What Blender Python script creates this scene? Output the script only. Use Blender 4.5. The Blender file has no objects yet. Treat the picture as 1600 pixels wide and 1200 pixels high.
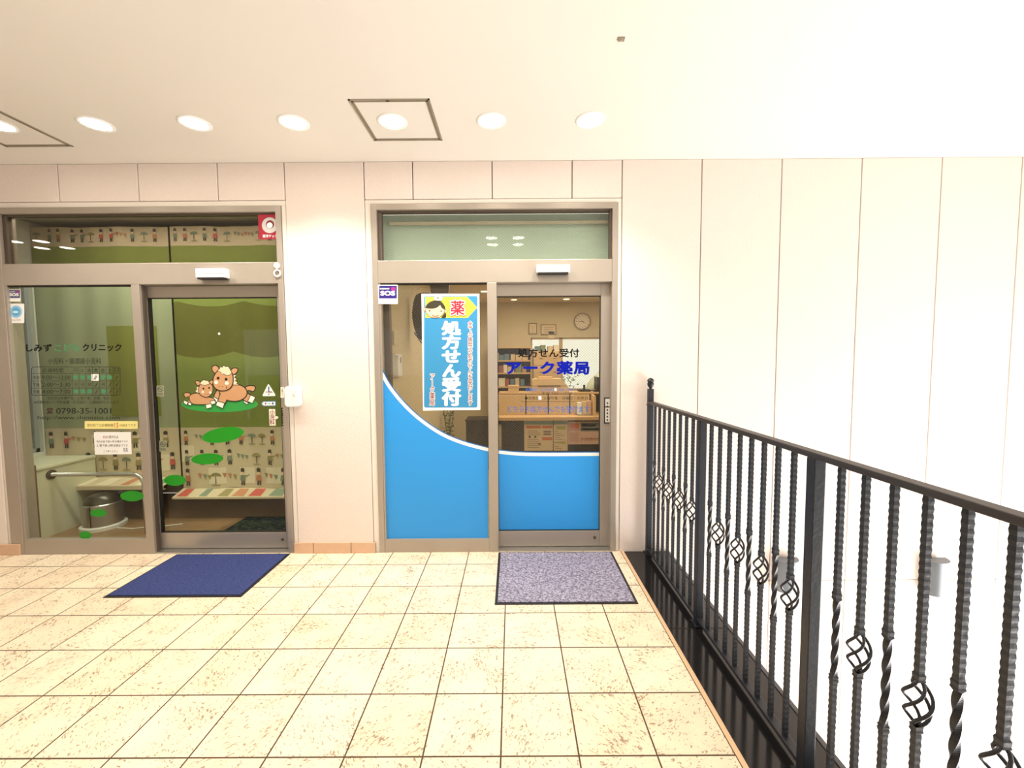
import bpy, bmesh, math, random
from mathutils import Vector, Matrix
C = bpy.context.scene.collection
sc = bpy.context.scene
PI = math.pi
random.seed(7)

# ---------------------------------------------------------------- camera
F, PITCH, ROLL, YAW, CX, CH = 648.574, 0.05936, -0.00685, -0.00202, 0.05605, 1.52551
cy_, sy_, cp_, sp_, cr_, sr_ = math.cos(YAW), math.sin(YAW), math.cos(PITCH), math.sin(PITCH), math.cos(ROLL), math.sin(ROLL)
FW = Vector((sy_*cp_, cy_*cp_, -sp_)); R0 = Vector((cy_, -sy_, 0)); U0 = R0.cross(FW)
RT = cr_*R0 + sr_*U0; UP = -sr_*R0 + cr_*U0
cam = bpy.data.cameras.new('camera'); co = bpy.data.objects.new('camera', cam); C.objects.link(co)
cam.sensor_fit = 'HORIZONTAL'; cam.sensor_width = 36; cam.lens = F*36/1600
cam.clip_start = 0.02; cam.clip_end = 200
m = Matrix((RT, UP, -FW)).transposed().to_4x4(); m.translation = Vector((CX, 0, CH)); co.matrix_world = m
sc.camera = co
CAMP = Vector((CX, 0, CH))
def ray(px, py): return FW + RT*((px-800)/F) + UP*((600-py)/F)
def at(px, py, Y):                      # the point of the plane y=Y a photo pixel looks at
    d = ray(px, py); return CAMP + d*(Y/d.y)

# ---------------------------------------------------------------- look, sky, large lights
sc.view_settings.view_transform = 'Standard'; sc.view_settings.look = 'None'
sc.view_settings.gamma = 1; sc.view_settings.use_curve_mapping = False
sc.view_settings.exposure = 0.18
w = bpy.data.worlds.new('sky'); sc.world = w; w.use_nodes = True
bg = w.node_tree.nodes['Background']; bg.inputs[0].default_value = (1.0, 0.97, 0.93, 1); bg.inputs[1].default_value = 1.15
def area(name, loc, rot, sx, sy, power, col=(1, 1, 1)):
    l = bpy.data.lights.new(name, 'AREA'); l.shape = 'RECTANGLE'; l.size = sx; l.size_y = sy; l.energy = power; l.color = col
    o = bpy.data.objects.new(name, l); C.objects.link(o); o.location = loc; o.rotation_euler = rot; return o
# daylight that floods the open stair well on the right
area('stairwell_daylight', (5.6, 1.2, -1.7), (0, math.radians(100), 0), 3.2, 4.5, 470, (1, 0.985, 0.96))
# area lights added below the ceilings to brighten the two rooms
area('clinic_room_light', (-3.0, 3.55, 2.84), (0, 0, 0), 2.0, 0.3, 22, (1, 0.97, 0.85))
area('pharmacy_room_light', (0.8, 5.2, 2.46), (0, 0, 0), 2.4, 2.4, 64, (1, 0.92, 0.76))

# ---------------------------------------------------------------- materials
def s2l(c): c /= 255.0; return c/12.92 if c <= 0.04045 else ((c+0.055)/1.055)**2.4
def rgb(r, g, b): return (s2l(r), s2l(g), s2l(b), 1)
MATS = {}
def mat(name, col, rough=0.6, metal=0.0, noise=0.0, nscale=20, bump=0.0, emit=0.0, spec=0.5, trans=0.0):
    if name in MATS: return MATS[name]
    M = bpy.data.materials.new(name); M.use_nodes = True; nt = M.node_tree; b = nt.nodes['Principled BSDF']
    b.inputs['Base Color'].default_value = col; b.inputs['Roughness'].default_value = rough; b.inputs['Metallic'].default_value = metal
    b.inputs['Specular IOR Level'].default_value = spec
    if emit: b.inputs['Emission Color'].default_value = col; b.inputs['Emission Strength'].default_value = emit
    if trans: b.inputs['Transmission Weight'].default_value = trans
    if noise or bump:
        g = nt.nodes.new('ShaderNodeNewGeometry'); n = nt.nodes.new('ShaderNodeTexNoise'); n.inputs['Scale'].default_value = nscale; n.inputs['Detail'].default_value = 6
        nt.links.new(g.outputs['Position'], n.inputs['Vector'])
        if noise:
            mx = nt.nodes.new('ShaderNodeMix'); mx.data_type = 'RGBA'
            mx.inputs[6].default_value = [c*(1-noise) for c in col[:3]]+[1]; mx.inputs[7].default_value = [min(1, c*(1+noise)) for c in col[:3]]+[1]
            nt.links.new(n.outputs['Fac'], mx.inputs[0]); nt.links.new(mx.outputs[2], b.inputs['Base Color'])
        if bump:
            bp = nt.nodes.new('ShaderNodeBump'); bp.inputs['Strength'].default_value = bump; bp.inputs['Distance'].default_value = 0.004
            nt.links.new(n.outputs['Fac'], bp.inputs['Height']); nt.links.new(bp.outputs[0], b.inputs['Normal'])
    MATS[name] = M; return M
def nodes(M):
    nt = M.node_tree
    def N(t, **k):
        n = nt.nodes.new(t)
        for a, v in k.items(): setattr(n, a, v)
        return n
    def MA(op, a, b=None, c=None, clamp=False):
        n = nt.nodes.new('ShaderNodeMath'); n.operation = op; n.use_clamp = clamp
        for i, v in enumerate((a, b, c)):
            if v is None: continue
            if isinstance(v, (int, float)): n.inputs[i].default_value = v
            else: nt.links.new(v, n.inputs[i])
        return n.outputs[0]
    return nt, N, MA, nt.links.new
wall_m = mat('painted_panel', rgb(230, 217, 208), 0.85, noise=0.04, nscale=3, bump=0.25)
wall_m.node_tree.nodes['Noise Texture'].inputs['Scale'].default_value = 60
plaster = mat('plaster', rgb(233, 224, 213), 0.8)
groove = mat('joint_sealant', rgb(96, 76, 62), 0.9)
ceil_m = mat('ceiling_board', rgb(224, 219, 211), 0.9, noise=0.02, nscale=2)
alu = mat('bronze_aluminium', rgb(172, 162, 150), 0.38, 0.45, noise=0.04, nscale=8)
aludk = mat('dark_aluminium', rgb(96, 84, 74), 0.45, 0.5)
black = mat('gasket_black', rgb(22, 20, 18), 0.5)
iron = mat('black_iron', rgb(30, 32, 38), 0.42, 0.1, noise=0.3, nscale=60, bump=0.3)
stone = mat('polished_black_granite', rgb(24, 23, 24), 0.12, noise=0.3, nscale=90)
white = mat('white_plastic', rgb(238, 238, 236), 0.4)
paper = mat('white_paper', rgb(244, 244, 240), 0.6)
steel = mat('brushed_steel', rgb(190, 190, 186), 0.28, 0.9)
def M(name, r, g, b, rough=0.6, **k): return mat(name, rgb(r, g, b), rough, **k)

def floor_material():
    Mt = mat('terracotta_floor_tile', rgb(225, 200, 160), 0.42); nt, N, MA, L = nodes(Mt); b = nt.nodes['Principled BSDF']
    T = 0.30127
    g = N('ShaderNodeNewGeometry'); s = N('ShaderNodeSeparateXYZ'); L(g.outputs['Position'], s.inputs[0])
    u = MA('DIVIDE', s.outputs[0], T); v = MA('DIVIDE', MA('SUBTRACT', s.outputs[1], 3.01653), T)
    iu, iv = MA('FLOOR', u), MA('FLOOR', v)
    du = MA('ABSOLUTE', MA('SUBTRACT', MA('SUBTRACT', u, iu), 0.5)); dv = MA('ABSOLUTE', MA('SUBTRACT', MA('SUBTRACT', v, iv), 0.5))
    d = MA('MAXIMUM', du, dv)
    gr = MA('MULTIPLY', MA('SUBTRACT', d, 0.4875), 300, clamp=True)
    cid = N('ShaderNodeCombineXYZ'); L(iu, cid.inputs[0]); L(iv, cid.inputs[1])
    wn = N('ShaderNodeTexWhiteNoise'); L(cid.outputs[0], wn.inputs['Vector'])
    off = N('ShaderNodeVectorMath', operation='MULTIPLY_ADD'); L(wn.outputs['Color'], off.inputs[0]); off.inputs[1].default_value = (40, 40, 40); L(g.outputs['Position'], off.inputs[2])
    mp = N('ShaderNodeVectorRotate'); mp.rotation_type = 'Z_AXIS'; L(off.outputs[0], mp.inputs['Vector']); L(MA('MULTIPLY', wn.outputs['Value'], 6.28), mp.inputs['Angle'])
    sq = N('ShaderNodeVectorMath', operation='MULTIPLY'); L(mp.outputs[0], sq.inputs[0]); sq.inputs[1].default_value = (1, 2.1, 1)
    n1 = N('ShaderNodeTexNoise'); n1.inputs['Scale'].default_value = 52; n1.inputs['Detail'].default_value = 4; n1.inputs['Distortion'].default_value = 0.9; L(sq.outputs[0], n1.inputs['Vector'])
    n2 = N('ShaderNodeTexNoise'); n2.inputs['Scale'].default_value = 7; n2.inputs['Detail'].default_value = 4; L(mp.outputs[0], n2.inputs['Vector'])
    speck = MA('MULTIPLY', MA('SUBTRACT', MA('ADD', n1.outputs['Fac'], MA('MULTIPLY', n2.outputs['Fac'], 0.30)), 0.745), 22, clamp=True)
    tone = MA('ADD', MA('MULTIPLY', n2.outputs['Fac'], 0.9), MA('MULTIPLY', wn.outputs['Value'], 0.25), clamp=True)
    def mix(f, a, c):
        x = N('ShaderNodeMix'); x.data_type = 'RGBA'
        if isinstance(f, (int, float)): x.inputs[0].default_value = f
        else: L(f, x.inputs[0])
        for i, v2 in ((6, a), (7, c)):
            if isinstance(v2, tuple): x.inputs[i].default_value = v2
            else: L(v2, x.inputs[i])
        return x.outputs[2]
    c1 = mix(tone, rgb(242, 231, 208), rgb(222, 197, 166))
    c2 = mix(MA('MULTIPLY', speck, 0.75), c1, rgb(118, 88, 66))
    c3 = mix(gr, c2, rgb(82, 60, 42)); L(c3, b.inputs['Base Color'])
    L(MA('ADD', 0.36, MA('MULTIPLY', gr, 0.5)), b.inputs['Roughness'])
    bp = N('ShaderNodeBump'); bp.inputs['Strength'].default_value = 0.5; bp.inputs['Distance'].default_value = 0.002
    L(MA('SUBTRACT', MA('MULTIPLY', n1.outputs['Fac'], 0.4), gr), bp.inputs['Height']); L(bp.outputs[0], b.inputs['Normal'])
    return Mt
floor_m = floor_material()

def glass_material(name, tint, refl, wires=False):
    Mt = bpy.data.materials.new(name); Mt.use_nodes = True; nt, N, MA, L = nodes(Mt)
    out = nt.nodes['Material Output']; nt.nodes.remove(nt.nodes['Principled BSDF'])
    t = N('ShaderNodeBsdfTransparent'); t.inputs[0].default_value = tint
    gl = N('ShaderNodeBsdfGlossy'); gl.inputs['Roughness'].default_value = 0.01
    fr = N('ShaderNodeFresnel'); fr.inputs[0].default_value = 1.45
    ge = N('ShaderNodeNewGeometry'); mx = N('ShaderNodeMixShader'); L(MA('MULTIPLY', MA('MULTIPLY', fr.outputs[0], refl), MA('SUBTRACT', 1.0, ge.outputs['Backfacing'])), mx.inputs[0]); L(t.outputs[0], mx.inputs[1]); L(gl.outputs[0], mx.inputs[2])
    res = mx.outputs[0]
    if wires:
        g = N('ShaderNodeNewGeometry'); s = N('ShaderNodeSeparateXYZ'); L(g.outputs['Position'], s.inputs[0])
        a = MA('ADD', s.outputs[0], s.outputs[2]); c = MA('SUBTRACT', s.outputs[0], s.outputs[2])
        def ln(q): return MA('LESS_THAN', MA('ABSOLUTE', MA('SUBTRACT', MA('FRACT', MA('DIVIDE', q, 0.021)), 0.5)), 0.024)
        df = N('ShaderNodeBsdfDiffuse'); df.inputs[0].default_value = rgb(120, 115, 105)
        m2 = N('ShaderNodeMixShader'); L(MA('MAXIMUM', ln(a), ln(c)), m2.inputs[0]); L(res, m2.inputs[1]); L(df.outputs[0], m2.inputs[2]); res = m2.outputs[0]
    L(res, out.inputs[0]); MATS[name] = Mt; return Mt
glass = glass_material('clear_glass', rgb(248, 250, 244), 1.1)
tglass = glass_material('grey_tinted_glass', rgb(206, 202, 196), 1.6)
wglass = glass_material('wired_glass', rgb(250, 248, 242), 1.0, True)

# ---------------------------------------------------------------- builders
WL = {}                                  # world location of every parent
def empty(name, loc=(0, 0, 0)):
    o = bpy.data.objects.new(name, None); C.objects.link(o); o.location = loc; o.empty_display_size = 0.05; WL[o] = Vector(loc); return o
def tag(o, label, cat, group=None, kind=None):
    if label: o['label'] = label
    if cat: o['category'] = cat
    if group: o['group'] = group
    if kind: o['kind'] = kind
    return o
def thing(name, label, cat, loc, group=None): return tag(empty(name, loc), label, cat, group)
def build(name, bm, mats, parent=None, smooth=False, label=None, origin=None):
    if not isinstance(mats, (list, tuple)): mats = [mats]
    off = WL.get(parent, Vector((0, 0, 0))) if parent is not None else (Vector(origin) if origin else None)
    if off is None:
        zs = [v.co for v in bm.verts]; off = Vector(((min(v.x for v in zs)+max(v.x for v in zs))/2, (min(v.y for v in zs)+max(v.y for v in zs))/2, min(v.z for v in zs)))
    for v in bm.verts: v.co -= off
    me = bpy.data.meshes.new(name); bm.to_mesh(me); bm.free()
    for mm in mats: me.materials.append(mm)
    if smooth:
        for p in me.polygons: p.use_smooth = True
        try: me.set_sharp_from_angle(angle=math.radians(35))
        except Exception: pass
    o = bpy.data.objects.new(name, me); C.objects.link(o)
    WL[o] = off.copy()
    if parent is not None: o.parent = parent
    else: o.location = off
    if label: o['label'] = label
    return o
def NB(): return bmesh.new()
def box(bm, x0, x1, y0, y1, z0, z1, b=0.0, mi=0):
    t = bmesh.new(); bmesh.ops.create_cube(t, size=1)
    for v in t.verts: v.co = Vector(((x0+x1)/2+v.co.x*(x1-x0), (y0+y1)/2+v.co.y*(y1-y0), (z0+z1)/2+v.co.z*(z1-z0)))
    if b: bmesh.ops.bevel(t, geom=list(t.edges), offset=min(b, abs(x1-x0)*.45, abs(y1-y0)*.45, abs(z1-z0)*.45), segments=2, affect='EDGES', profile=0.6)
    merge(bm, t, mi); return bm
def merge(bm, t, mi=0, mtx=None):
    mp = {v: bm.verts.new(mtx @ v.co if mtx else v.co) for v in t.verts}
    for f in t.faces:
        try: nf = bm.faces.new([mp[v] for v in f.verts]); nf.material_index = mi if mi else f.material_index; nf.smooth = f.smooth
        except ValueError: pass
    t.free()
def B(*a, **k): bm = NB(); return box(bm, *a, **k)
def lathe(bm, prof, cx, cy, cz=0, n=24, axis='Z', mi=0, a0=0, a1=2*PI, cap=True):
    full = abs(a1-a0-2*PI) < 1e-6; cnt = n if full else n+1; rings = []
    for r, h in prof:
        ring = []
        for i in range(cnt):
            a = a0+(a1-a0)*i/n; c, s = r*math.cos(a), r*math.sin(a)
            p = {'Z': (cx+c, cy+s, cz+h), 'Y': (cx+c, cy+h, cz+s), 'X': (cx+h, cy+c, cz+s)}[axis]
            ring.append(bm.verts.new(p))
        rings.append(ring)
    for a, b in zip(rings, rings[1:]):
        for i in range(n):
            j = (i+1) % cnt
            try: f = bm.faces.new((a[i], a[j], b[j], b[i])); f.material_index = mi
            except ValueError: pass
    for rg in (rings[0], rings[-1]):
        if len(rg) > 2 and cap:
            try: f = bm.faces.new(rg); f.material_index = mi
            except ValueError: pass
    return bm
def tube(bm, pts, r, n=8, mi=0, radii=None):
    pts = [Vector(p) for p in pts]; rings = []; prev = None
    for i, p in enumerate(pts):
        d = (pts[min(i+1, len(pts)-1)]-pts[max(i-1, 0)]).normalized()
        if prev is None: a = d.orthogonal().normalized()
        else: a = (prev - d*prev.dot(d)).normalized()
        prev = a; b = d.cross(a); rr = radii[i] if radii else r
        rings.append([bm.verts.new(p+(a*math.cos(2*PI*k/n)+b*math.sin(2*PI*k/n))*rr) for k in range(n)])
    for a, b in zip(rings, rings[1:]):
        for k in range(n):
            f = bm.faces.new((a[k], a[(k+1) % n], b[(k+1) % n], b[k])); f.material_index = mi; f.smooth = True
    for rg in (rings[0], rings[-1]):
        f = bm.faces.new(rg); f.material_index = mi
    return bm
def poly(bm, pts, mi=0, thick=0.0, tdir=(0, 1, 0)):      # flat polygon (any outline), optional thickness
    vs = [bm.verts.new(p) for p in pts]; f = bm.faces.new(vs); f.material_index = mi
    if thick:
        t = Vector(tdir)*thick; v2 = [bm.verts.new(Vector(p)+t) for p in pts]; g = bm.faces.new(v2[::-1]); g.material_index = mi
        n = len(vs)
        for i in range(n):
            h = bm.faces.new((vs[i], v2[i], v2[(i+1) % n], vs[(i+1) % n])); h.material_index = mi
    return bm
def fix(bm):
    bmesh.ops.recalc_face_normals(bm, faces=bm.faces); return bm
def smoothpts(pts, k=5, closed=True):
    n = len(pts); out = []
    rng = range(n) if closed else range(n-1)
    for i in rng:
        g = (lambda j: pts[j % n]) if closed else (lambda j: pts[max(0, min(n-1, j))])
        p0, p1, p2, p3 = g(i-1), g(i), g(i+1), g(i+2)
        for s in range(k):
            t = s/k
            out.append(tuple(0.5*((2*p1[q])+(-p0[q]+p2[q])*t+(2*p0[q]-5*p1[q]+4*p2[q]-p3[q])*t*t+(-p0[q]+3*p1[q]-3*p2[q]+p3[q])*t**3) for q in range(2)))
    if not closed: out.append(tuple(pts[-1]))
    return out
def ell(cx, cy, rx, ry, n=28, rot=0.0):
    return [(cx+rx*math.cos(2*PI*i/n)*math.cos(rot)-ry*math.sin(2*PI*i/n)*math.sin(rot), cy+rx*math.cos(2*PI*i/n)*math.sin(rot)+ry*math.sin(2*PI*i/n)*math.cos(rot)) for i in range(n)]
def rrect(x0, y0, x1, y1, r, n=4):
    o = []
    for (cx, cy, a) in ((x1-r, y0+r, -PI/2), (x1-r, y1-r, 0), (x0+r, y1-r, PI/2), (x0+r, y0+r, PI)):
        for i in range(n+1): o.append((cx+r*math.cos(a+PI/2*i/n), cy+r*math.sin(a+PI/2*i/n)))
    return o
def ribbon(pts, wd, closed=False):                 # thick polyline as list of quads, 2-D
    q = []; n = len(pts); L = []
    for i in range(n):
        if closed: a, b = pts[i-1], pts[(i+1) % n]
        else: a, b = pts[max(0, i-1)], pts[min(n-1, i+1)]
        dx, dy = b[0]-a[0], b[1]-a[1]; l = math.hypot(dx, dy) or 1
        L.append((pts[i][0]-dy/l*wd/2, pts[i][1]+dx/l*wd/2, pts[i][0]+dy/l*wd/2, pts[i][1]-dx/l*wd/2))
    for i in range(n if closed else n-1):
        a, b = L[i], L[(i+1) % n]; q.append([(a[0], a[1]), (b[0], b[1]), (b[2], b[3]), (a[2], a[3])])
    return q
class Art:                                         # flat artwork on a plane y=Y, drawn in photo pixels via map f
    def __init__(s, Y, f=lambda x, y: (x, y), step=0.00035): s.Y = Y; s.f = f; s.k = 0; s.step = step
    def p(s, q, k): x, y = s.f(*q); v = at(x, y, s.Y); return (v.x, s.Y-k*s.step, v.z)
    def fill(s, bm, pts, mi=0, up=True):
        if up: s.k += 1
        poly(bm, [s.p(q, s.k) for q in pts], mi)
    def line(s, bm, pts, wd, mi=0, closed=False):
        s.k += 1
        for q in ribbon(pts, wd, closed): poly(bm, [s.p(z, s.k) for z in q], mi)
def text_mesh(body, bold=0.0, vertical=False, spacing=1.0, lsp=1.0):
    cu = bpy.data.curves.new('t', 'FONT')
    if vertical: body = '\n'.join({'ー': '｜'}.get(c, c) for c in body)
    cu.body = body; cu.size = 1; cu.align_x = 'CENTER' if vertical else 'LEFT'; cu.offset = bold; cu.space_character = spacing; cu.space_line = lsp
    cu.resolution_u = 3
    o = bpy.data.objects.new('t', cu); C.objects.link(o); bpy.context.view_layer.update()
    me = bpy.data.meshes.new_from_object(o.evaluated_get(bpy.context.evaluated_depsgraph_get()))
    bpy.data.objects.remove(o); bpy.data.curves.remove(cu); return me
def text(name, body, rect, Y, mtl, parent, bold=0.0, vertical=False, label=None, lift=0.0, spacing=1.0, lsp=0.92, grow=0.0):
    me = text_mesh(body, 0.0, vertical, spacing, lsp)
    xs = [v.co.x for v in me.vertices]; ys = [v.co.y for v in me.vertices]
    if not xs: return None
    x0, x1, y0, y1 = min(xs), max(xs), min(ys), max(ys)
    bm = NB()
    for k in range(9 if bold else 1):
        base = len(bm.verts); bm.from_mesh(me); bm.verts.ensure_lookup_table()
        if k:
            for v in bm.verts[base:]: v.co.x += bold*math.cos(k*PI/4); v.co.y += bold*math.sin(k*PI/4); v.co.z = k*3e-5
    x0 -= bold; x1 += bold; y0 -= bold; y1 += bold; bpy.data.meshes.remove(me)
    X0, Y0, X1, Y1 = rect; X0 -= grow; X1 += grow; Y0 -= grow; Y1 += grow
    for v in bm.verts:
        q = at(X0+(v.co.x-x0)/(x1-x0)*(X1-X0), Y1+(v.co.y-y0)/(y1-y0)*(Y0-Y1), Y); v.co = (q.x, Y-lift-v.co.z, q.z)
    return build(name, bm, mtl, parent, label=label)

D = 3.2117
# ================================================================= SETTING
# ---- floor, stone kerb, slab side
tag(build('floor', B(-7, 0.905, -5, D, -0.25, 0), floor_m), None, None, kind='structure')
tag(build('trim_1', B(0.905, 0.927, -5, D, -0.25, 0.0005, b=0.001), M('tile_edge_strip', 214, 178, 140, 0.5)), None, None, kind='structure')
kb = NB()
yb = [D-0.001, 2.262, 1.30, 0.34, -0.62, -1.6, -2.6, -3.6, -4.6]
for a, b2 in zip(yb, yb[1:]): box(kb, 0.928, 1.262, b2+0.0015, a-0.0015, -0.06, 0.0, b=0.003)
tag(build('trim_2', kb, stone), None, None, kind='structure')
tag(build('trim_3', B(1.263, 1.285, -5, D-0.001, -0.32, 0.004, b=0.002), M('dark_edge_angle', 70, 70, 74, 0.4)), None, None, kind='structure')
tag(build('wall_stairwell', B(1.05, 1.262, -5, D-0.001, -3.3, -0.26), plaster), None, None, kind='structure')
tag(build('floor_lower', B(1.05, 7, -5, D+0.2, -3.4, -3.3), M('lower_paving', 205, 200, 190, 0.7)), None, None, kind='structure')
# ---- ceiling
tag(build('ceiling', B(-7, 5.9, -4.4, D+0.12, 3.016, 3.2), ceil_m), None, None, kind='structure')
# ---- unseen walls added to cut sky light: front low and high, right, left
tag(build('wall_sky_block_low', B(-6.9, 0.9, -4.45, -4.3, 0.0, 1.15), plaster), None, None, kind='structure')
tag(build('wall_sky_block_high', B(-7, 5.9, -4.4, -4.25, 2.35, 3.015), plaster), None, None, kind='structure')
tag(build('wall_sky_block_right', B(5.78, 5.9, -4.25, D-0.002, 1.75, 3.015), plaster), None, None, kind='structure')  # added out of view to keep sky light off the upper back wall
tag(build('wall_sky_block_left', B(-7, -6.9, -4.2, D-0.01, 0.0, 3.015), plaster), None, None, kind='structure')
# ---- back wall of panels
wb = NB(); G = 0.0034
def panel(x0, x1, z0, z1): box(wb, x0+G, x1-G, D, D+0.1, z0+G*(z0 > -3), z1, b=0.004, mi=0)
top = 3.015
for k in range(0, 9):
    x0 = 0.8897+0.6*k; panel(x0, x0+0.6, -0.25, top); panel(x0, x0+0.6, -3.3, -0.25)
panel(-1.656, -1.056, 0.0, top)
for a, b2 in zip((-1.056, -0.689, -0.09, 0.513), (-0.689, -0.09, 0.513, 0.8897)): panel(a, b2, 2.737, top)
for a, b2 in ((-2.161, -1.656), (-2.761, -2.161), (-3.364, -2.761), (-3.964, -3.364)): panel(a, b2, 2.737, top)
for k in range(5): panel(-4.564-0.6*k, -3.964-0.6*k, 0.0, top)
box(wb, -7, -3.97, D+0.02, D+0.12, -0.2, top, mi=1)
box(wb, -1.62, -1.09, D+0.02, D+0.12, 0, top, mi=1); box(wb, 0.93, 6.3, D+0.02, D+0.12, -3.3, top, mi=1)
box(wb, -3.97, 0.93, D+0.02, D+0.12, 2.745, top, mi=1)
# plaster returns around both openings
for (x0, x1, z0, z1) in ((-1.056, -1.012, 0, 2.7075), (0.863, 0.8897, 0, 2.7075), (-1.656, -1.690, 0, 2.6995), (-3.964, -3.939, 0, 2.6995), (-1.056, 0.8897, 2.708, 2.737), (-3.964, -1.656, 2.70, 2.737)):
    box(wb, min(x0, x1)+.0006, max(x0, x1)-.0006, D+0.006, D+0.12, z0, z1, b=0.003, mi=2)
tag(build('wall_back', wb, [wall_m, groove, plaster]), None, None, kind='structure')
# ---- tile baseboards
tile = mat('baseboard_tile', rgb(214, 176, 146), 0.45, noise=0.12, nscale=14)
bb = NB()
for a, b2 in ((-1.684, -1.535), (-1.530, -1.236), (-1.231, -1.040)): box(bb, a, b2, D-0.012, D, 0.0, 0.086, b=0.002)
box(bb, -1.684, -1.04, D-0.008, D, 0, 0.084, mi=1)
tag(build('baseboard_back', bb, [tile, groove]), None, None, kind='structure')
bb = NB()
for a in (-3.862, -4.16, -4.46, -4.76): box(bb, a-0.295, a, D-0.012, D, 0.0, 0.088, b=0.002)
tag(build('baseboard_left', bb, [tile]), None, None, kind='structure')

# ---- entrance assemblies
def frame_bar(p, x0, x1, z0, z1, y0, y1, mt=alu, name='frame_bar', b=0.003): return build(name, B(x0, x1, y0, y1, z0, z1, b=b), mt, p)
def struct(name, loc): return tag(empty(name, loc), None, None, kind='structure')
def entrance(n, ox0, ox1, zt, tz0, tz1, hz0, hz1, mx0, mx1, fx0, fx1, fz0, fz1, sx0, sx1, sz0, sz1, gm, wired, jw=0.042, tm=None):
    # outer frame + transom light + header = window_n ; fixed pane = window_n+1 ; sliding leaf = door_k
    W = struct('window_%d' % n, ((ox0+ox1)/2, D+0.04, 0))
    bm = NB(); fw = 0.052
    box(bm, ox0, ox0+jw, D-0.004, D+0.11, 0.0, zt, b=0.003)
    box(bm, ox1-0.042, ox1, D-0.004, D+0.11, 0.0, zt, b=0.003)
    box(bm, ox0+jw-.002, ox1-0.04, D-0.004, D+0.11, zt-0.045, zt, b=0.003)
    build('window_frame', bm, alu, W)
    build('header_box', B(ox0+jw, ox1-0.042, D-0.001, D+0.10, hz0, hz1, b=0.004), alu, W)
    bm = NB()
    for (a, b2, c, d) in ((ox0+jw, ox0+jw+.03, tz0, zt-0.045), (ox1-0.06, ox1-0.042, tz0, zt-0.045), (ox0+jw+.018, ox1-0.06, zt-0.058, zt-0.045)): box(bm, a, b2, D+0.02, D+0.06, c, d, b=0.002)
    build('transom_bead', bm, aludk, W)
    build('transom_pane', B(ox0+jw+.018, ox1-0.05, D+0.035, D+0.041, hz1-0.01, zt-0.05), tm or gm, W)
    V = struct('window_%d' % (n+1), ((mx0+fx0)/2, D+0.02, 0))
    bm = NB()
    box(bm, mx0, mx1, D-0.002, D+0.07, 0.0, hz0, b=0.003)                                   # mullion
    box(bm, ox0+jw, mx0, D, D+0.05, 0.0, fz0, b=0.003)                                 # bottom rail
    box(bm, ox0+jw, fx0, D+0.002, D+0.05, fz0, hz0, b=0.002)
    build('window_frame', bm, alu, V)
    build('gasket', B(fx0, mx0, D+0.012, D+0.03, hz0-0.012, hz0-0.0005), black, V)
    build('window_pane', B(fx0-0.004, mx0+0.004, D+0.022, D+0.028, fz0-0.004, hz0-0.004), gm, V)
    S = struct('door_%d' % ((n+1)//2), ((sx0+sx1)/2, D+0.09, 0))
    bm = NB(); y0, y1 = D+0.062, D+0.10
    box(bm, sx1, sx1+0.075, y0, y1, 0.015, hz0-0.004, b=0.003); box(bm, sx0-(0.055 if n == 1 else 0.03), sx0, y0+0.012, y1, 0.015, hz0-0.004, b=0.003)
    box(bm, sx0, sx1, y0, y1, sz1, hz0-0.004, b=0.003); box(bm, sx0, sx1, y0, y1, 0.015, sz0, b=0.003)
    build('door_frame', bm, alu, S)
    build('door_gasket', fix(box(box(box(box(NB(), sx0, sx1, y0+.004, y1-.004, sz1-.006, sz1), sx0, sx1, y0+.004, y1-.004, sz0, sz0+.005), sx1-.005, sx1, y0+.004, y1-.004, sz0, sz1), sx0, sx0+.005, y0+.004, y1-.004, sz0, sz1)), black, S)
    build('door_pane', B(sx0-0.003, sx1+0.003, D+0.078, D+0.084, sz0-0.003, sz1+0.003), gm, S)
    build('threshold', B(mx1, ox1-0.042, D+0.0, D+0.12, 0.0, 0.012, b=0.002), steel, W)
    lk = lathe(NB(), [(0.0, 0), (0.012, 0), (0.012, -0.004), (0.006, -0.006)], sx1-0.04 if n == 1 else sx1-0.03, y0, 0.085, n=16, axis='Y'); build('lock_cylinder', fix(lk), aludk, S)
    return W, V, S
W1, V1, S1 = entrance(1, -1.010, 0.861, 2.705, 2.285, 2.655, 2.113, 2.284, -0.137, -0.064, -0.955, -0.137, 0.105, 2.095, -0.066, 0.748, 0.142, 2.018, wglass, True)
W2, V2, S2 = entrance(3, -3.937, -1.692, 2.697, 2.277, 2.63, 2.117, 2.279, -2.862, -2.800, -3.822, -2.862, 0.120, 2.10, -2.795, -1.784, 0.143, 2.025, glass, False, jw=0.10, tm=tglass)
YF1, YS1, YF2, YS2 = D+0.0215, D+0.0775, D+0.0215, D+0.0775       # outer faces of the fixed and sliding panes
build('mullion_shade_strip', B(-2.7995, -2.79, D+0.02, D+0.05, 0.012, 2.115, b=0.002), aludk, V2)  # shade on the mullion's side, painted as a dark strip
build('jamb_gap_shade', B(0.822, 0.8195, D+0.05, D+0.1, 0.012, 2.11), black, W1)  # shade in the gap beside the jamb, drawn as a black strip

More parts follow.
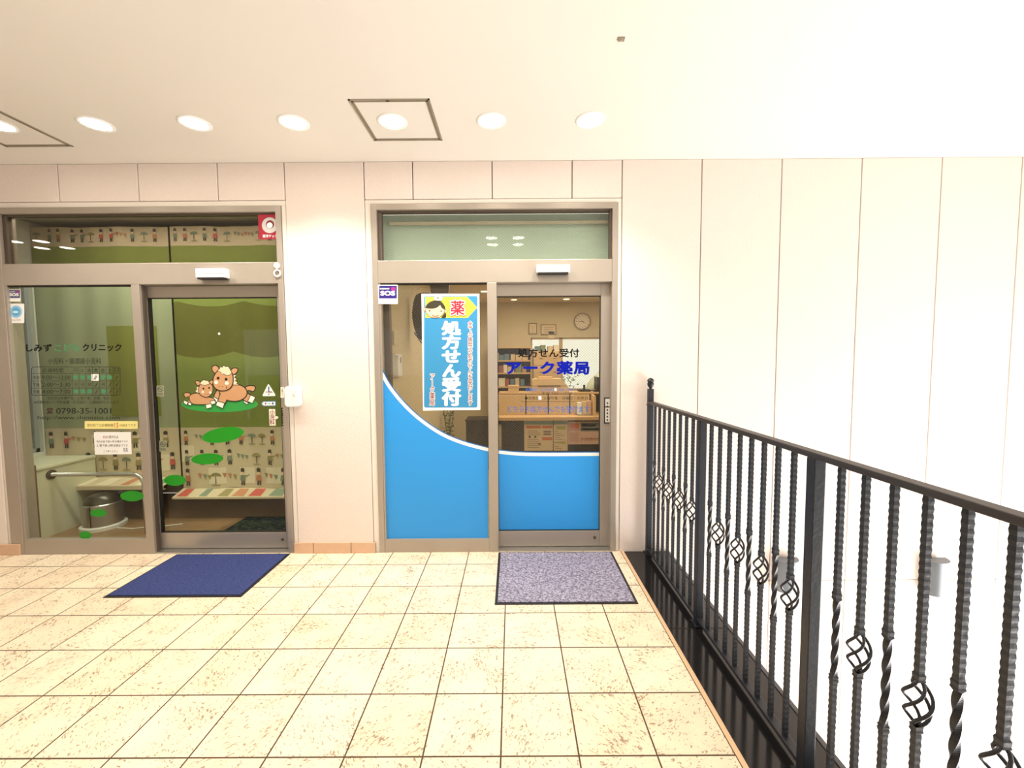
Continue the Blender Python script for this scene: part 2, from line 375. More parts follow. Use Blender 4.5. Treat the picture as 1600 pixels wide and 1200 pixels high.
# ================================================================= CLINIC VESTIBULE (left)
cw = M('vestibule_wall', 206, 202, 182, 0.8)
vb = NB(); box(vb, -4.65, -1.3, 4.75, 4.85, 0, 2.85)
tag(build('wall_clinic_back', vb, M('brown_back_wall', 150, 120, 92, 0.8)), None, None, kind='structure')
tag(build('wall_clinic_right', B(-1.68, -1.6, D+0.13, 4.74, 0, 2.85), cw), None, None, kind='structure')
tag(build('ceiling_clinic', B(-4.65, -1.3, D+0.13, 4.85, 2.86, 2.95), cw), None, None, kind='structure')
tag(build('floor_clinic', B(-4.65, -1.69, D+0.121, 4.74, -0.12, 0.0), mat('brown_vestibule_floor', rgb(150, 118, 84), 0.4, noise=0.15, nscale=5)), None, None, kind='structure')
bm = NB(); box(bm, -4.65, -4.5, D+0.13, 4.74, 0, 0.66); box(bm, -4.65, -4.5, D+0.13, 4.74, 2.3, 2.85); box(bm, -4.65, -4.5, D+0.13, 3.42, 0.66, 2.3); box(bm, -4.65, -4.5, 3.98, 4.74, 0.66, 2.3)
tag(build('wall_clinic_left', bm, M('pale_side_wall', 214, 216, 204, 0.8)), None, None, kind='structure')
WN = struct('window_5', (-4.55, 3.7, 0.66))
bm = NB()
for (a, b2, c, d) in ((3.42, 3.98, 0.66, 0.70), (3.42, 3.98, 2.26, 2.3), (3.42, 3.455, 0.66, 2.3), (3.945, 3.98, 0.66, 2.3), (3.77, 3.80, 0.66, 2.3)): box(bm, -4.58, -4.54, a, b2, c, d, b=0.002)
build('window_frame', bm, M('grey_sash', 150, 156, 156, 0.4), WN); build('window_pane', B(-4.562, -4.558, 3.43, 3.97, 0.67, 2.29), glass, WN)
bm = NB(); box(bm, -4.499, -4.022, 3.48, 3.99, 0, 0.60); box(bm, -4.499, -4.01, 3.475, 3.99, 0.60, 0.622, b=0.004)
tag(build('trim_4', bm, M('low_wall_cream', 205, 203, 178, 0.7)), None, None, kind='structure')
tag(build('trim_5', B(-4.499, -4.0, D+0.14, 3.473, 0, 0.655, b=0.003), M('brown_trim', 112, 86, 66, 0.6)), None, None, kind='structure')
# guard rail outside the side window
g = thing('guard_rail', 'thin dark metal guard rail seen outside the clinic side window', 'railing', (-5.0, 4.2, 0.0))
tag(build('floor_outside', B(-5.4, -4.66, D+.13, 5.2, -0.15, 0.0), M('lower_paving', 205, 200, 190, 0.7)), None, None, kind='structure')
bm = NB(); box(bm, -5.02, -4.98, 3.42, 5.0, 1.28, 1.30); build('top_rail', bm, iron, g)
for k in range(9): build('baluster', B(-5.008, -4.992, 3.50+k*.17, 3.516+k*.17, 0.0, 1.28), iron, g)
build('bottom_rail', B(-5.02, -4.98, 3.42, 5.0, 0.62, 0.64), iron, g)

# cloth curtains
cream = M('printed_cloth', 205, 190, 160, 0.9); crm2 = M('printed_cloth_light', 224, 212, 186, 0.9)
green1 = M('green_cloth', 132, 146, 70, 0.9, noise=0.07, nscale=6); green2 = M('olive_cloth', 104, 106, 38, 0.9, noise=0.06, nscale=6); green3 = M('reflection_paled_cloth', 158, 166, 134, 0.9, noise=0.06, nscale=4)  # pale third green: reflection washing over the left curtain, put into the cloth colour
fig = [M('print_black', 66, 58, 50), M('print_teal', 126, 142, 118), M('print_orange', 190, 128, 92), M('print_red', 196, 86, 74), M('print_olive', 150, 138, 92)]
def fold(x): return 0.010*math.sin(x*9.0)+0.006*math.sin(x*23.0+1.0)
def strip(bm, x0, x1, z0f, z1f, Y, mi, n=60):
    prev = None
    for i in range(n+1):
        x = x0+(x1-x0)*i/n; a = bm.verts.new((x, Y+fold(x), z0f(x))); b2 = bm.verts.new((x, Y+fold(x), z1f(x)))
        if prev: f = bm.faces.new((prev[0], a, b2, prev[1])); f.material_index = mi; f.smooth = True
        prev = (a, b2)
def figures(bm, x0, x1, rows, Y, rnd):
    for z, h in rows:
        x = x0+0.06
        while x < x1-0.05:
            def pt(dx, dz): return (x+dx*h, Y+fold(x+dx*h)-0.004, z+dz*h)
            k = rnd.random(); body = rnd.choice((1, 2, 1, 4, 3))
            if k < 0.62:      # little standing figure with a tall hat
                poly(bm, [pt(-.10, .78), pt(.10, .78), pt(.12, .96), pt(.0, 1.04), pt(-.12, .96)], 0+2)
                poly(bm, [pt(a, c) for a, c in ell(0, .70, .085, .10, 10)], 6+1)
                poly(bm, [pt(-.13, .60), pt(.13, .60), pt(.17, .28), pt(-.17, .28)], body+2)
                poly(bm, [pt(-.09, .28), pt(-.01, .28), pt(-.02, 0.02), pt(-.12, 0.02)], 0+2); poly(bm, [pt(.02, .28), pt(.10, .28), pt(.12, 0.02), pt(.03, 0.02)], 0+2)
                if k < 0.3: poly(bm, [pt(.13, .58), pt(.42, .66), pt(.42, .62), pt(.15, .50)], body+2)
            elif k < 0.8:     # pennants
                for q in range(3): poly(bm, [pt(-.35+q*.28, .75-.05*q), pt(-.12+q*.28, .72-.05*q), pt(-.22+q*.28, .45-.05*q)], rnd.choice((1, 2, 4))+2)
            else:             # umbrella / hat form
                poly(bm, [pt(.30*math.cos(a/8*PI), .55+.22*math.sin(a/8*PI)) for a in range(9)], rnd.choice((1, 4))+2); poly(bm, [pt(-.02, .55), pt(.02, .55), pt(.02, .1), pt(-.02, .1)], 0+2)
                poly(bm, [pt(-.25, .06), pt(.25, .06), pt(.2, .0), pt(-.2, .0)], 4+2)
            x += h*(0.68+0.3*rnd.random())
YC = 4.0
clothmats = [cream, crm2]+fig+[M('print_face', 232, 200, 170)]
FM = clothmats+[M('print_face', 232, 200, 170)]
def curtain(label, x0, x1, left):
    t = thing('curtain', label, 'curtain', ((x0+x1)/2, YC, 0.2), 'printed cloth curtains in the clinic entrance')
    c = lambda v: (lambda x: v)
    bm = NB(); strip(bm, x0, x1, c(2.62), c(2.80), YC, 0); 
    build('curtain_valance', bm, cream, t)
    bm = NB()
    wv = lambda b0, a, ph=0.0: (lambda x: b0-a*abs(math.sin(x*5.0+ph)))
    if left:
        strip(bm, x0, x1, c(0.885), c(2.30), YC, 2); strip(bm, x0, x1, c(2.30), c(2.62), YC, 0)
        strip(bm, -3.84, -3.36, c(1.0), c(1.87), YC-0.004, 3, 20)  # olive rectangle, partly a glass reflection painted onto the cloth
    else:
        strip(bm, x0, x1, wv(2.10, 0.05), c(2.62), YC, 0); strip(bm, x0, x1, wv(1.62, 0.06, 0.6), wv(2.10, 0.05), YC, 1); strip(bm, x0, x1, c(0.885), wv(1.62, 0.06, 0.6), YC, 0)
    build('curtain_body', bm, [green1, green2, green3, M('olive_part_reflection', 130, 136, 62, 0.9)], t)
    zb = 0.40 if left else 0.285
    bm = NB(); strip(bm, x0, x1, c(zb), c(0.885), YC, 0)
    x = x0
    rnd = random.Random(3 if left else 5)
    while x < x1-0.1:          # lighter rectangles of the print
        wd = 0.07+0.1*rnd.random(); zz = rnd.choice((0.46, 0.66)) if left else rnd.choice((0.33, 0.55))
        strip(bm, x, min(x+wd, x1), c(zz), c(zz+0.16), YC-0.002, 1, 4); x += wd+0.05+0.1*rnd.random()
    rows = ((0.69, 0.16), (0.47, 0.17)) if left else ((0.715, 0.14), (0.515, 0.15), (0.31, 0.17))
    figures(bm, x0, x1, rows, YC-0.002, rnd); figures(bm, x0, x1, ((2.66, 0.12),), YC-0.002, rnd)
    build('printed_panel', bm, FM, t)
    # weighted hem kicked forward
    bm = NB(); yf, zf, zl = (3.80, 0.372, 0.335) if left else (3.86, 0.240, 0.222)
    poly(bm, [(x0, YC, zb), (x1, YC, zb), (x1, yf, zf), (x0, yf, zf)], 0); poly(bm, [(x0, yf, zf), (x1, yf, zf), (x1, yf, zl), (x0, yf, zl)], 0)
    poly(bm, [(x0, yf, zl), (x1, yf, zl), (x1, yf+.03, zl), (x0, yf+.03, zl)], 0)
    x = x0+0.03
    while x < x1-0.12:
        wd = 0.06+0.08*rnd.random(); k = rnd.choice((1, 1, 3, 4, 5, 6))
        def hp(u, v): return (u, yf+(YC-yf)*v-0.0015, zf+(zb-zf)*v+0.0015)
        poly(bm, [hp(x, .1), hp(x+wd, .1), hp(x+wd*.9, .9), hp(x+wd*.1, .9)], k); x += wd+0.03+0.08*rnd.random()
    build('curtain_hem', bm, FM, t)
curtain('left cloth curtain with reflection-paled green field and printed figures, behind the fixed clinic pane', -4.49, -3.205, True)
curtain('right cloth curtain with scalloped green bands over printed figures, behind the clinic sliding door', -3.183, -1.70, False)

# steel handrail, bin, mat
t = thing('handrail', 'low chrome handrail bent down to the floor inside the clinic entrance', 'handrail', (-3.205, 3.6, 0))
pts = [(-4.015, 3.6, 0.54), (-3.36, 3.6, 0.54)]+[(-3.305+0.10*math.sin(a), 3.6, 0.44+0.10*math.cos(a)) for a in [i*PI/16 for i in range(0, 9)]]+[(-3.205, 3.6, 0.3), (-3.205, 3.6, 0.0)]
build('rail_tube', tube(NB(), pts, 0.017, 14), steel, t)
build('wall_flange', fix(lathe(NB(), [(0.0, 0), (0.042, 0), (0.042, 0.008), (0.02, 0.014)], -4.021, 3.6, 0.54, n=24, axis='X')), aludk, t)
t = thing('umbrella_bin', 'round stainless steel bin with dark domed top on a white base plate', 'bin', (-3.765, 3.78, 0))
build('base_plate', fix(lathe(NB(), [(0, 0.0), (0.165, 0), (0.165, 0.028), (0.145, 0.034), (0, 0.034)], -3.765, 3.78, n=32)), white, t, smooth=True, label='white base plate')
build('bin_body', fix(lathe(NB(), [(0, .034), (0.142, .034), (0.142, 0.225), (0.136, 0.232), (0, 0.232)], -3.765, 3.78, n=32)), steel, t, smooth=True)
build('bin_lid', fix(lathe(NB(), [(0.13, .232), (0.128, 0.25), (0.10, 0.295), (0.06, 0.315), (0, 0.32)], -3.765, 3.78, n=32)), M('dark_steel', 90, 88, 82, 0.3, metal=0.8), t, smooth=True, label='dark domed lid')
build('seam', B(-3.745, -3.739, 3.636, 3.642, 0.04, 0.225), black, t)
tag(build('power_cord', tube(NB(), [(-3.58, 3.72, 0.006), (-3.42, 3.70, 0.006), (-3.30, 3.74, 0.006), (-3.2, 3.75, 0.006), (-3.05, 3.8, 0.006)], 0.005, 6), white), 'white cord lying on the vestibule floor beside the steel bin', 'cord')
def weave(name, c1, c2, scale, thr=0.5, st=(1, 1, 1)):
    Mt = mat(name, c1, 0.95); nt, N, MA, L = nodes(Mt); b = nt.nodes['Principled BSDF']
    g = N('ShaderNodeNewGeometry'); sq = N('ShaderNodeVectorMath', operation='MULTIPLY'); L(g.outputs['Position'], sq.inputs[0]); sq.inputs[1].default_value = st
    n1 = N('ShaderNodeTexNoise'); n1.inputs['Scale'].default_value = scale; n1.inputs['Detail'].default_value = 4; n1.inputs['Roughness'].default_value = 0.7; L(sq.outputs[0], n1.inputs['Vector'])
    mx = N('ShaderNodeMix'); mx.data_type = 'RGBA'; L(MA('MULTIPLY', MA('SUBTRACT', n1.outputs['Fac'], thr-0.06), 8, clamp=True), mx.inputs[0]); mx.inputs[6].default_value = c1; mx.inputs[7].default_value = c2
    L(mx.outputs[2], b.inputs['Base Color']); bp = N('ShaderNodeBump'); bp.inputs['Distance'].default_value = 0.003; bp.inputs['Strength'].default_value = 0.8; L(n1.outputs['Fac'], bp.inputs['Height']); L(bp.outputs[0], b.inputs['Normal'])
    return Mt
def mat_thing(name, label, x0, x1, y0, y1, pile, edge, e=0.018, h=0.009, z=0.0):
    t = thing(name, label, 'mat', ((x0+x1)/2, (y0+y1)/2, z))
    bm = NB(); box(bm, x0, x1, y0, y1, z, z+h*0.45, b=0.002); build('rubber_edge', bm, edge, t, label='dark rubber edging')
    build('pile', B(x0+e, x1-e, y0+e, y1-e, z+h*0.4, z+h, b=0.003), pile, t)
rub = M('rubber_black', 26, 24, 26, 0.6)
mat_thing('door_mat', 'dark green leaf-patterned mat inside the clinic sliding door', -2.56, -1.72, D+0.14, 3.98, weave('leaf_pile', rgb(20, 26, 18), rgb(84, 96, 66), 22, 0.56, (1, 3, 1)), rub)
mat_thing('door_mat', 'plain navy blue mat on the tiles in front of the clinic door', -2.612, -1.712, 2.598, 3.197, weave('navy_pile', rgb(34, 46, 96), rgb(56, 68, 124), 160), rub)
mat_thing('door_mat', 'speckled grey violet mat in front of the pharmacy sliding door', -0.066, 0.829, 2.497, 3.197, weave('grey_pile', rgb(96, 92, 112), rgb(176, 172, 192), 75, 0.5, (1, 1.6, 1)), rub)

# ================================================================= PHARMACY ROOM
pw = M('pharmacy_wall', 206, 190, 154, 0.85)
tag(build('wall_pharmacy_left', B(-1.10, -0.985, D+0.13, 7.3, 0, 2.6), pw), None, None, kind='structure')
tag(build('wall_pharmacy_right', B(2.75, 2.85, D+0.13, 7.3, 0, 2.6), pw), None, None, kind='structure')
bm = NB(); wx0, wx1, wz0, wz1 = 0.37, 1.95, 0.98, 1.895
box(bm, -1.1, wx0, 7.2, 7.3, 0, 2.6); box(bm, wx1, 2.85, 7.2, 7.3, 0, 2.6); box(bm, wx0, wx1, 7.2, 7.3, 0, wz0); box(bm, wx0, wx1, 7.2, 7.3, wz1, 2.6)
tag(build('wall_pharmacy_back', bm, pw), None, None, kind='structure')
tag(build('ceiling_pharmacy', B(-1.1, 2.85, D+0.13, 7.3, 2.5, 2.6), M('pharmacy_ceiling', 226, 206, 172, 0.85)), None, None, kind='structure')
tag(build('floor_pharmacy', B(-1.1, 2.85, D+0.121, 7.3, -0.12, 0), M('pharmacy_floor', 176, 160, 134, 0.4, noise=.05)), None, None, kind='structure')
WP = struct('window_6', (1.16, 7.25, wz0))
bm = NB()
for (a, b2, c, d) in ((wx0, wx1, wz0, wz0+.03), (wx0, wx1, wz1-.03, wz1), (wx0, wx0+.03, wz0, wz1), (wx1-.03, wx1, wz0, wz1), (0.865, 0.925, wz0, wz1)): box(bm, a, b2, 7.22, 7.28, c, d, b=0.003)
build('window_frame', bm, M('tan_sash', 190, 160, 116, 0.5), WP); build('window_pane', B(wx0+.02, wx1-.02, 7.248, 7.252, wz0+.02, wz1-.02), glass, WP)
# foliage beyond the window
t = thing('shrub', 'green shrub outside the pharmacy back window', 'shrub', (1.05, 8.6, 0)); bm = NB(); rnd = random.Random(11)
build('stem', tube(NB(), [(1.05, 8.6, 0), (1.0, 8.6, 0.6), (1.1, 8.6, 1.1)], 0.03, 6, radii=[.04, .03, .015]), M('bark', 96, 78, 58), t)
for k in range(260):
    a = rnd.random()*2*PI; rr = rnd.random()**.5*0.42; z = 0.55+rnd.random()*0.75; c = Vector((1.02+rr*math.cos(a), 8.6+rr*math.sin(a), z)); u = Vector((rnd.gauss(0, 1), rnd.gauss(0, 1), rnd.gauss(0, 1))).normalized()*.035; v = u.orthogonal().normalized()*.018
    poly(bm, [c-u, c+v, c+u, c-v])
build('foliage', bm, M('leaf', 120, 140, 90, 0.6), t)
# transom blanking board above the pharmacy ceiling line and rail
tag(build('trim_6', B(-0.96, 0.815, D+0.115, D+0.128, 2.29, 2.66), M('grey_green_board', 176, 206, 200, 0.7)), None, None, kind='structure')
tag(build('curtain_track', B(-0.90, 0.81, D+0.085, D+0.113, 2.575, 2.60, b=0.003), M('track_grey', 176, 176, 160, 0.4)), 'pale grey curtain track behind the glass above the pharmacy door', 'track')

wood = M('counter_wood', 206, 168, 118, 0.5, noise=.06, nscale=5); dk = mat('dark_counter_front', rgb(36, 30, 26), 0.5, noise=0.2, nscale=12); tan = M('tan_board', 214, 182, 134, 0.6)
YK = 5.5
t = thing('reception_counter', 'dark pharmacy reception counter with pale wooden worktop and screens', 'counter', (1.2, YK+.3, 0))
build('counter_body', B(-0.10, 2.7, YK, YK+0.55, 0, 0.715), dk, t)
bm = NB(); poly(bm, [(x, y, 0.716) for x, y in rrect(-0.17, YK-0.05, 2.72, YK+0.58, 0.10, 6)], 0, 0.04, (0, 0, 1)); build('worktop', fix(bm), wood, t)
build('upper_shelf', B(-0.14, 2.72, YK+.26, YK+.56, 1.035, 1.062, b=.003), wood, t)
build('cubby_back', B(-0.10, 2.7, YK+.50, YK+.53, 0.757, 1.034), dk, t)
xs = [-.15, .235, .545, .845, 1.125]
for k in range(4): build('screen_panel', B(xs[k]+.008, xs[k+1]-.008, YK+.232, YK+.255, 0.757, 1.03, b=.004), tan, t)
build('screen_panel', B(1.14, 1.165, YK+.02, YK+.5, 0.757, 1.033, b=.003), tan, t)
t = thing('side_cabinet', 'low dark cabinet left of the pharmacy counter', 'cabinet', (-0.42, 5.9, 0)); build('cabinet_body', B(-0.60, -0.20, 5.72, 6.1, 0, 0.67, b=.004), dk, t); build('cabinet_top', B(-0.61, -0.19, 5.71, 6.11, 0.67, 0.69, b=.003), dk, t)
# posters on the counter front
def leaflet(name, label, px0, py0, px1, py1, Y, base, items, mats, cat='poster'):
    t = thing(name, label, cat, tuple(at((px0+px1)/2, py1, Y)))
    a, b2 = at(px0, py0, Y), at(px1, py1, Y)
    build('sheet', B(a.x, b2.x, Y, Y+0.0012, b2.z, a.z), base, t)
    ar = Art(Y-0.0003); bm = NB()
    for (x0, y0, x1, y1, mi) in items: ar.fill(bm, [(x0, y0), (x1, y0), (x1, y1), (x0, y1)], mi, up=False)
    if items: build('printing', bm, mats, t)
    return t
pc = M('leaflet_cream', 222, 200, 160); po = M('leaflet_orange', 206, 112, 60); pg = M('leaflet_olive', 170, 166, 84); pp = M('leaflet_pink', 214, 178, 158); pt = M('leaflet_teal', 128, 158, 150); pgr = M('leaflet_text_grey', 130, 110, 92); pk = M('leaflet_black', 44, 34, 30)
it = [(822, 665, 845, 669.5, 0), (847, 665, 863, 669.5, 0), (847, 683, 863, 688, 0), (819.5, 658, 864, 663.5, 2)]
it += [(824, y, 841+(k % 3)*2, y+0.8, 3) for k, y in enumerate((673, 676, 679, 686, 689, 693, 696, 699))]+[(849, y, 861, y+3, 3) for y in (673, 677)]+[(826, 681, 829, 684, 1), (835, 681, 838, 684, 1), (841, 692, 845, 696, 3)]
leaflet('poster', 'counter poster with orange headings below the pharmacy worktop, left of two others', 819, 657, 864, 704, YK-.004, pc, it, [po, pk, pt, pgr])
it = [(869, 666, 884, 671, 0), (866, 690, 884, 693, 0), (865.5, 658, 886.5, 663, 2)]+[(867, y, 872+(k*5 % 12), y+.8, 3) for k, y in enumerate((674, 677, 680, 683, 686, 697, 700))]
leaflet('poster', 'narrow olive-headed price list sheet in the middle of the counter posters', 865, 657, 887, 704, YK-.004, pc, it, [pg, pk, pt, pgr])
it = [(888, 661, 906, 673, 2), (907, 660, 938, 674, 3), (909, 662, 931, 666.5, 0), (909, 669, 937, 672, 4), (890, 676, 904, 690, 5)]
t = leaflet('poster', 'pink poster with a row of small portraits at the right of the counter front', 887.6, 659, 939, 694, YK-.004, pp, it, [pg, po, M('leaflet_rose', 200, 150, 140), M('leaflet_grey', 120, 124, 112), pc, M('leaflet_mauve', 200, 158, 140)])
ar = Art(YK-.006); bm = NB()
pmats = [M('leaflet_hair', 70, 36, 28), M('leaflet_skin', 226, 170, 130), po]
for k in range(6):
    bm = NB(); ar.k = 0; ar.fill(bm, ell(909.5+k*5, 686.5, 2.1, 2.3, 12), 0, False); ar.fill(bm, ell(909.5+k*5, 687, 1.4, 1.6, 12), 1); build('portrait', bm, pmats, t)
ar.k = 1
for cx in (894, 901.5): build('round_badge', (lambda b: (ar.fill(b, ell(cx, 665.5, 4, 4, 14), 2, False), b)[1])(NB()), pmats, t)
# things on the counter
def carton(name, label, cat, x0, x1, y0, y1, z0, z1, mt, lid=None, group=None):
    t = thing(name, label, cat, ((x0+x1)/2, (y0+y1)/2, z0), group); build('box_body', B(x0, x1, y0, y1, z0, z1, b=.003), mt, t)
    if lid: build('box_flap', B(x0+.01, x1-.01, y0-.004, y0, z1-(z1-z0)*.35, z1-.006), lid, t)
    return t
carton('cardboard_box', 'small tan cardboard box standing on the left end of the pharmacy counter', 'box', -0.01, 0.14, YK+.3, YK+.42, 1.062, 1.16, tan, wood)
t = thing('printer', 'beige office printer with a sloping top on the pharmacy counter', 'printer', (.55, YK+.42, 1.062))
bm = NB(); poly(bm, [(x, YK+.28, z) for x, z in ((.33, 1.064), (.84, 1.064), (.84, 1.12), (.735, 1.25), (.37, 1.25), (.33, 1.235))], 0, .27); build('printer_body', fix(bm), tan, t)
build('paper_tray', B(.42, .62, YK+.34, YK+.5, 1.25, 1.275, b=.004), wood, t); build('output_slot', B(.40, .72, YK+.272, YK+.28, 1.145, 1.16), pgr, t)
t = thing('desk_telephone', 'black desk telephone on the counter in front of the person', 'telephone', (1.07, YK+.42, 1.062))
build('phone_body', B(.99, 1.16, YK+.34, YK+.5, 1.062, 1.09, b=.006), black, t); build('handset', B(1.05, 1.08, YK+.35, YK+.37, 1.09, 1.16, b=.006), black, t)
t = thing('monitor', 'black computer monitor at the right end of the pharmacy counter', 'monitor', (1.28, YK+.42, 1.062))
build('screen', B(1.235, 1.262, YK+.28, YK+.52, 1.085, 1.27, b=.004), black, t); build('stand', B(1.19, 1.32, YK+.32, YK+.5, 1.062, 1.078, b=.003), black, t); build('neck', B(1.262, 1.275, YK+.38, YK+.42, 1.078, 1.15), black, t)
t = thing('leaflet_stand', 'clear leaflet holder with papers at the right of the counter screens', 'leaflet stand', (1.04, YK+.2, .757)); build('holder', B(.93, 1.13, YK+.10, YK+.22, .757, .772, b=.002), steel, t)
for k in range(3): build('leaflets', B(.935+.066*k, .995+.066*k, YK+.14, YK+.2, .772, .93+.012*k), [paper, pc, pp][k], t)
# wall shelving with boxes
t = thing('shelf_unit', 'open wooden wall shelf packed with medicine boxes at the back of the pharmacy', 'shelf', (.05, 7.05, 0.4))
SY = 6.93
for z in (.82, 1.06, 1.29, 1.50, 1.722): build('shelf_board', B(-.30, .355, SY, 7.19, z-.012, z+.012), wood, t)
build('side_panel', B(.355, .38, SY, 7.19, .4, 1.735), wood, t); build('side_panel', B(-.325, -.30, SY, 7.19, .4, 1.735), wood, t); build('back_panel', B(-.30, .355, 7.17, 7.19, .4, 1.73), dk, t)
bc = [M('box_cream', 205, 180, 140), M('box_tan', 176, 138, 96), M('box_red', 160, 80, 60), M('box_blue', 96, 120, 130), M('box_white', 226, 214, 190), M('box_green', 120, 130, 90)]
rnd = random.Random(4)
nm = ['cream', 'tan', 'red', 'blue', 'white', 'green']; lev = {.82: 'bottom', 1.06: 'lower middle', 1.29: 'upper middle', 1.50: 'top'}
for z in (.82, 1.06, 1.29, 1.50):
    x = -.285; k = 0
    while x < .27:
        wd = .05+.06*rnd.random(); h = .08+.07*rnd.random(); ci = rnd.randrange(6)
        if x+wd > .345: break
        o = build('medicine_box', B(x, x+wd, SY+.02+.02*rnd.random(), 7.13, z+.012, z+.012+h, b=.002), bc[ci], None)
        tag(o, '%s medicine box, %s from left on %s level of pharmacy wall shelf' % (nm[ci], ('first', 'second', 'third', 'fourth', 'fifth', 'sixth', 'seventh', 'eighth', 'ninth')[k], lev[z]), 'box', 'medicine boxes on the wall shelf')
        x += wd+.006+.02*rnd.random(); k += 1
# drawer cabinet under the left window
t = thing('drawer_cabinet', 'tan drawer cabinet between the wall shelf and the bright window', 'cabinet', (.63, 7.0, 0))
build('cabinet_body', B(.40, .86, 6.86, 7.19, 0, 1.66, b=.003), tan, t)
for i in range(2):
    for j in range(6):
        d = build('drawer', B(.415+.225*i, .63+.225*i, 6.848, 6.86, .30+.225*j, .51+.225*j, b=.002), wood, t); build('drawer_pull', B(.50+.225*i, .55+.225*i, 6.838, 6.848, .41+.225*j, .42+.225*j), pgr, d)
for k, (x, c, nn) in enumerate(((.43, 3, 'blue'), (.52, 5, 'green'), (.64, 0, 'cream'), (.74, 4, 'white'))):
    tag(build('storage_box', B(x, x+.085, 6.92, 7.1, 1.66, 1.74+.02*(k % 2), b=.003), bc[c]), '%s storage box on top of the tan drawer cabinet' % nn, 'box', 'storage boxes on the drawer cabinet')
# clock, frames, ceiling lights
t = thing('wall_clock', 'round white wall clock above the pharmacy back window', 'clock', (1.315, 7.17, 2.03)); cc = at(910, 502, 7.17)
build('clock_rim', fix(lathe(NB(), [(0.145, 0.03), (0.145, 0), (0.128, 0), (0.126, 0.012)], cc.x, 7.168, cc.z, n=36, axis='Y', cap=False)), M('clock_rim_brown', 140, 110, 78), t, smooth=True)
build('clock_face', fix(lathe(NB(), [(0.0, 0.010), (0.128, 0.010), (0.128, 0.029), (0, 0.029)], cc.x, 7.168, cc.z, n=36, axis='Y')), M('clock_face_white', 222, 208, 184), t)
for k in range(12):
    bm = NB(); a = k*PI/6; poly(bm, [(cc.x+r*math.sin(a)+q*math.cos(a), 7.176, cc.z+r*math.cos(a)-q*math.sin(a)) for r, q in ((.095, -.005), (.112, -.005), (.112, .005), (.095, .005))]); build('hour_mark', bm, pk, t)
for nme, a, l, wd in (('hour_hand', 2.2, .06, .007), ('minute_hand', 4.6, .09, .005)):
    build(nme, poly(NB(), [(cc.x+r*math.sin(a)+q*math.cos(a), 7.174, cc.z+r*math.cos(a)-q*math.sin(a)) for r, q in ((-.01, -wd), (l, -wd*.4), (l, wd*.4), (-.01, wd))], 0, .001), pk, t)
def framed(label, px0, py0, px1, py1, Y=7.198):
    a, b2 = at(px0, py0, Y), at(px1, py1, Y); t = thing('picture_frame', label, 'frame', ((a.x+b2.x)/2, Y, b2.z))
    bm = NB(); f = .012
    for (x0, x1, z0, z1) in ((a.x, b2.x, a.z-f, a.z), (a.x, b2.x, b2.z, b2.z+f), (a.x, a.x+f, b2.z, a.z), (b2.x-f, b2.x, b2.z, a.z)): box(bm, x0, x1, Y-.018, Y, z0, z1)
    build('frame', bm, M('frame_brown', 130, 102, 68), t); build('certificate', B(a.x+f, b2.x-f, Y-.008, Y, b2.z+f, a.z-f), M('certificate_cream', 220, 196, 156), t)
    bm = NB()
    for k in range(4): box(bm, a.x+.05, b2.x-.05, Y-.0095, Y-.008, b2.z+.03+k*.03, b2.z+.036+k*.03)
    build('printing', bm, pgr, t)
framed('framed certificate on the pharmacy back wall, just left of the clock', 845, 507, 869, 523)
framed('small paler notice frame beside the larger certificate on the back wall', 826, 505, 839, 522)
tag(build('paper_note', B(*(lambda a, b2: (a.x, b2.x, 7.19, 7.198, b2.z, a.z))(at(857, 518, 7.19), at(866, 529, 7.19))), pc), 'cream paper note hung over the top edge of the window', 'note')
lm = M('lamp_glow', 255, 232, 190, emit=6.0)
def round_lamp(label, x, y, z, r, em, grp): 
    t = thing('ceiling_light', label, 'ceiling light', (x, y, z), grp)
    build('trim_ring', fix(lathe(NB(), [(r, 0), (r*1.18, 0), (r*1.18, -.004), (r, -.006)], x, y, z, n=28, cap=False)), white, t, smooth=True)
    build('diffuser', fix(lathe(NB(), [(0, -.003), (r*.6, -.0035), (r, -.002), (r, 0)], x, y, z, n=28)), em, t); return t
for px, py, lab in ((803, 468, 'left of the two small lit downlights seen in the pharmacy ceiling through the door'), (885, 467, 'right of the two small lit downlights seen in the pharmacy ceiling through the door'), (757, 455, 'small lit downlight in the pharmacy ceiling beside the blue poster')):
    d = ray(px, py); s = (2.5-CH)/d.z; p = CAMP+d*s; round_lamp(lab, p.x, p.y, 2.4995, .055, lm, 'downlights in the pharmacy ceiling')
# left wall fittings
XL = -0.984
t = thing('intercom', 'white wall intercom on the left wall of the pharmacy', 'intercom', (XL, 3.78, 1.42)); build('intercom_body', B(XL, XL+.03, 3.58, 3.80, 1.38, 1.58, b=.004), white, t); build('handset', B(XL+.03, XL+.055, 3.58, 3.65, 1.39, 1.57, b=.006), white, t); build('display', B(XL+.03, XL+.032, 3.70, 3.76, 1.50, 1.55), aludk, t)
tag(build('light_switch', B(XL, XL+.012, 3.62, 3.70, 1.66, 1.78, b=.003), M('switch_ivory', 210, 196, 168)), 'ivory switch plate above the intercom', 'switch')
tag(build('light_switch', B(XL, XL+.012, 3.62, 3.72, 1.14, 1.28, b=.003), M('switch_ivory', 210, 196, 168)), 'ivory switch plate below the intercom', 'switch')
t = thing('wall_screen', 'black screen on a bracket hanging high on the left wall of the pharmacy', 'screen', (-.8, 4.25, 1.75))
bm = NB(); pr = smoothpts([(-.93, 2.12), (-.88, 2.19), (-.74, 2.17), (-.70, 1.95), (-.72, 1.74), (-.80, 1.70), (-.90, 1.76), (-.95, 1.95)], 4)
poly(bm, [(x, 4.2, z) for x, z in pr], 0, .05); build('screen_body', fix(bm), black, t)
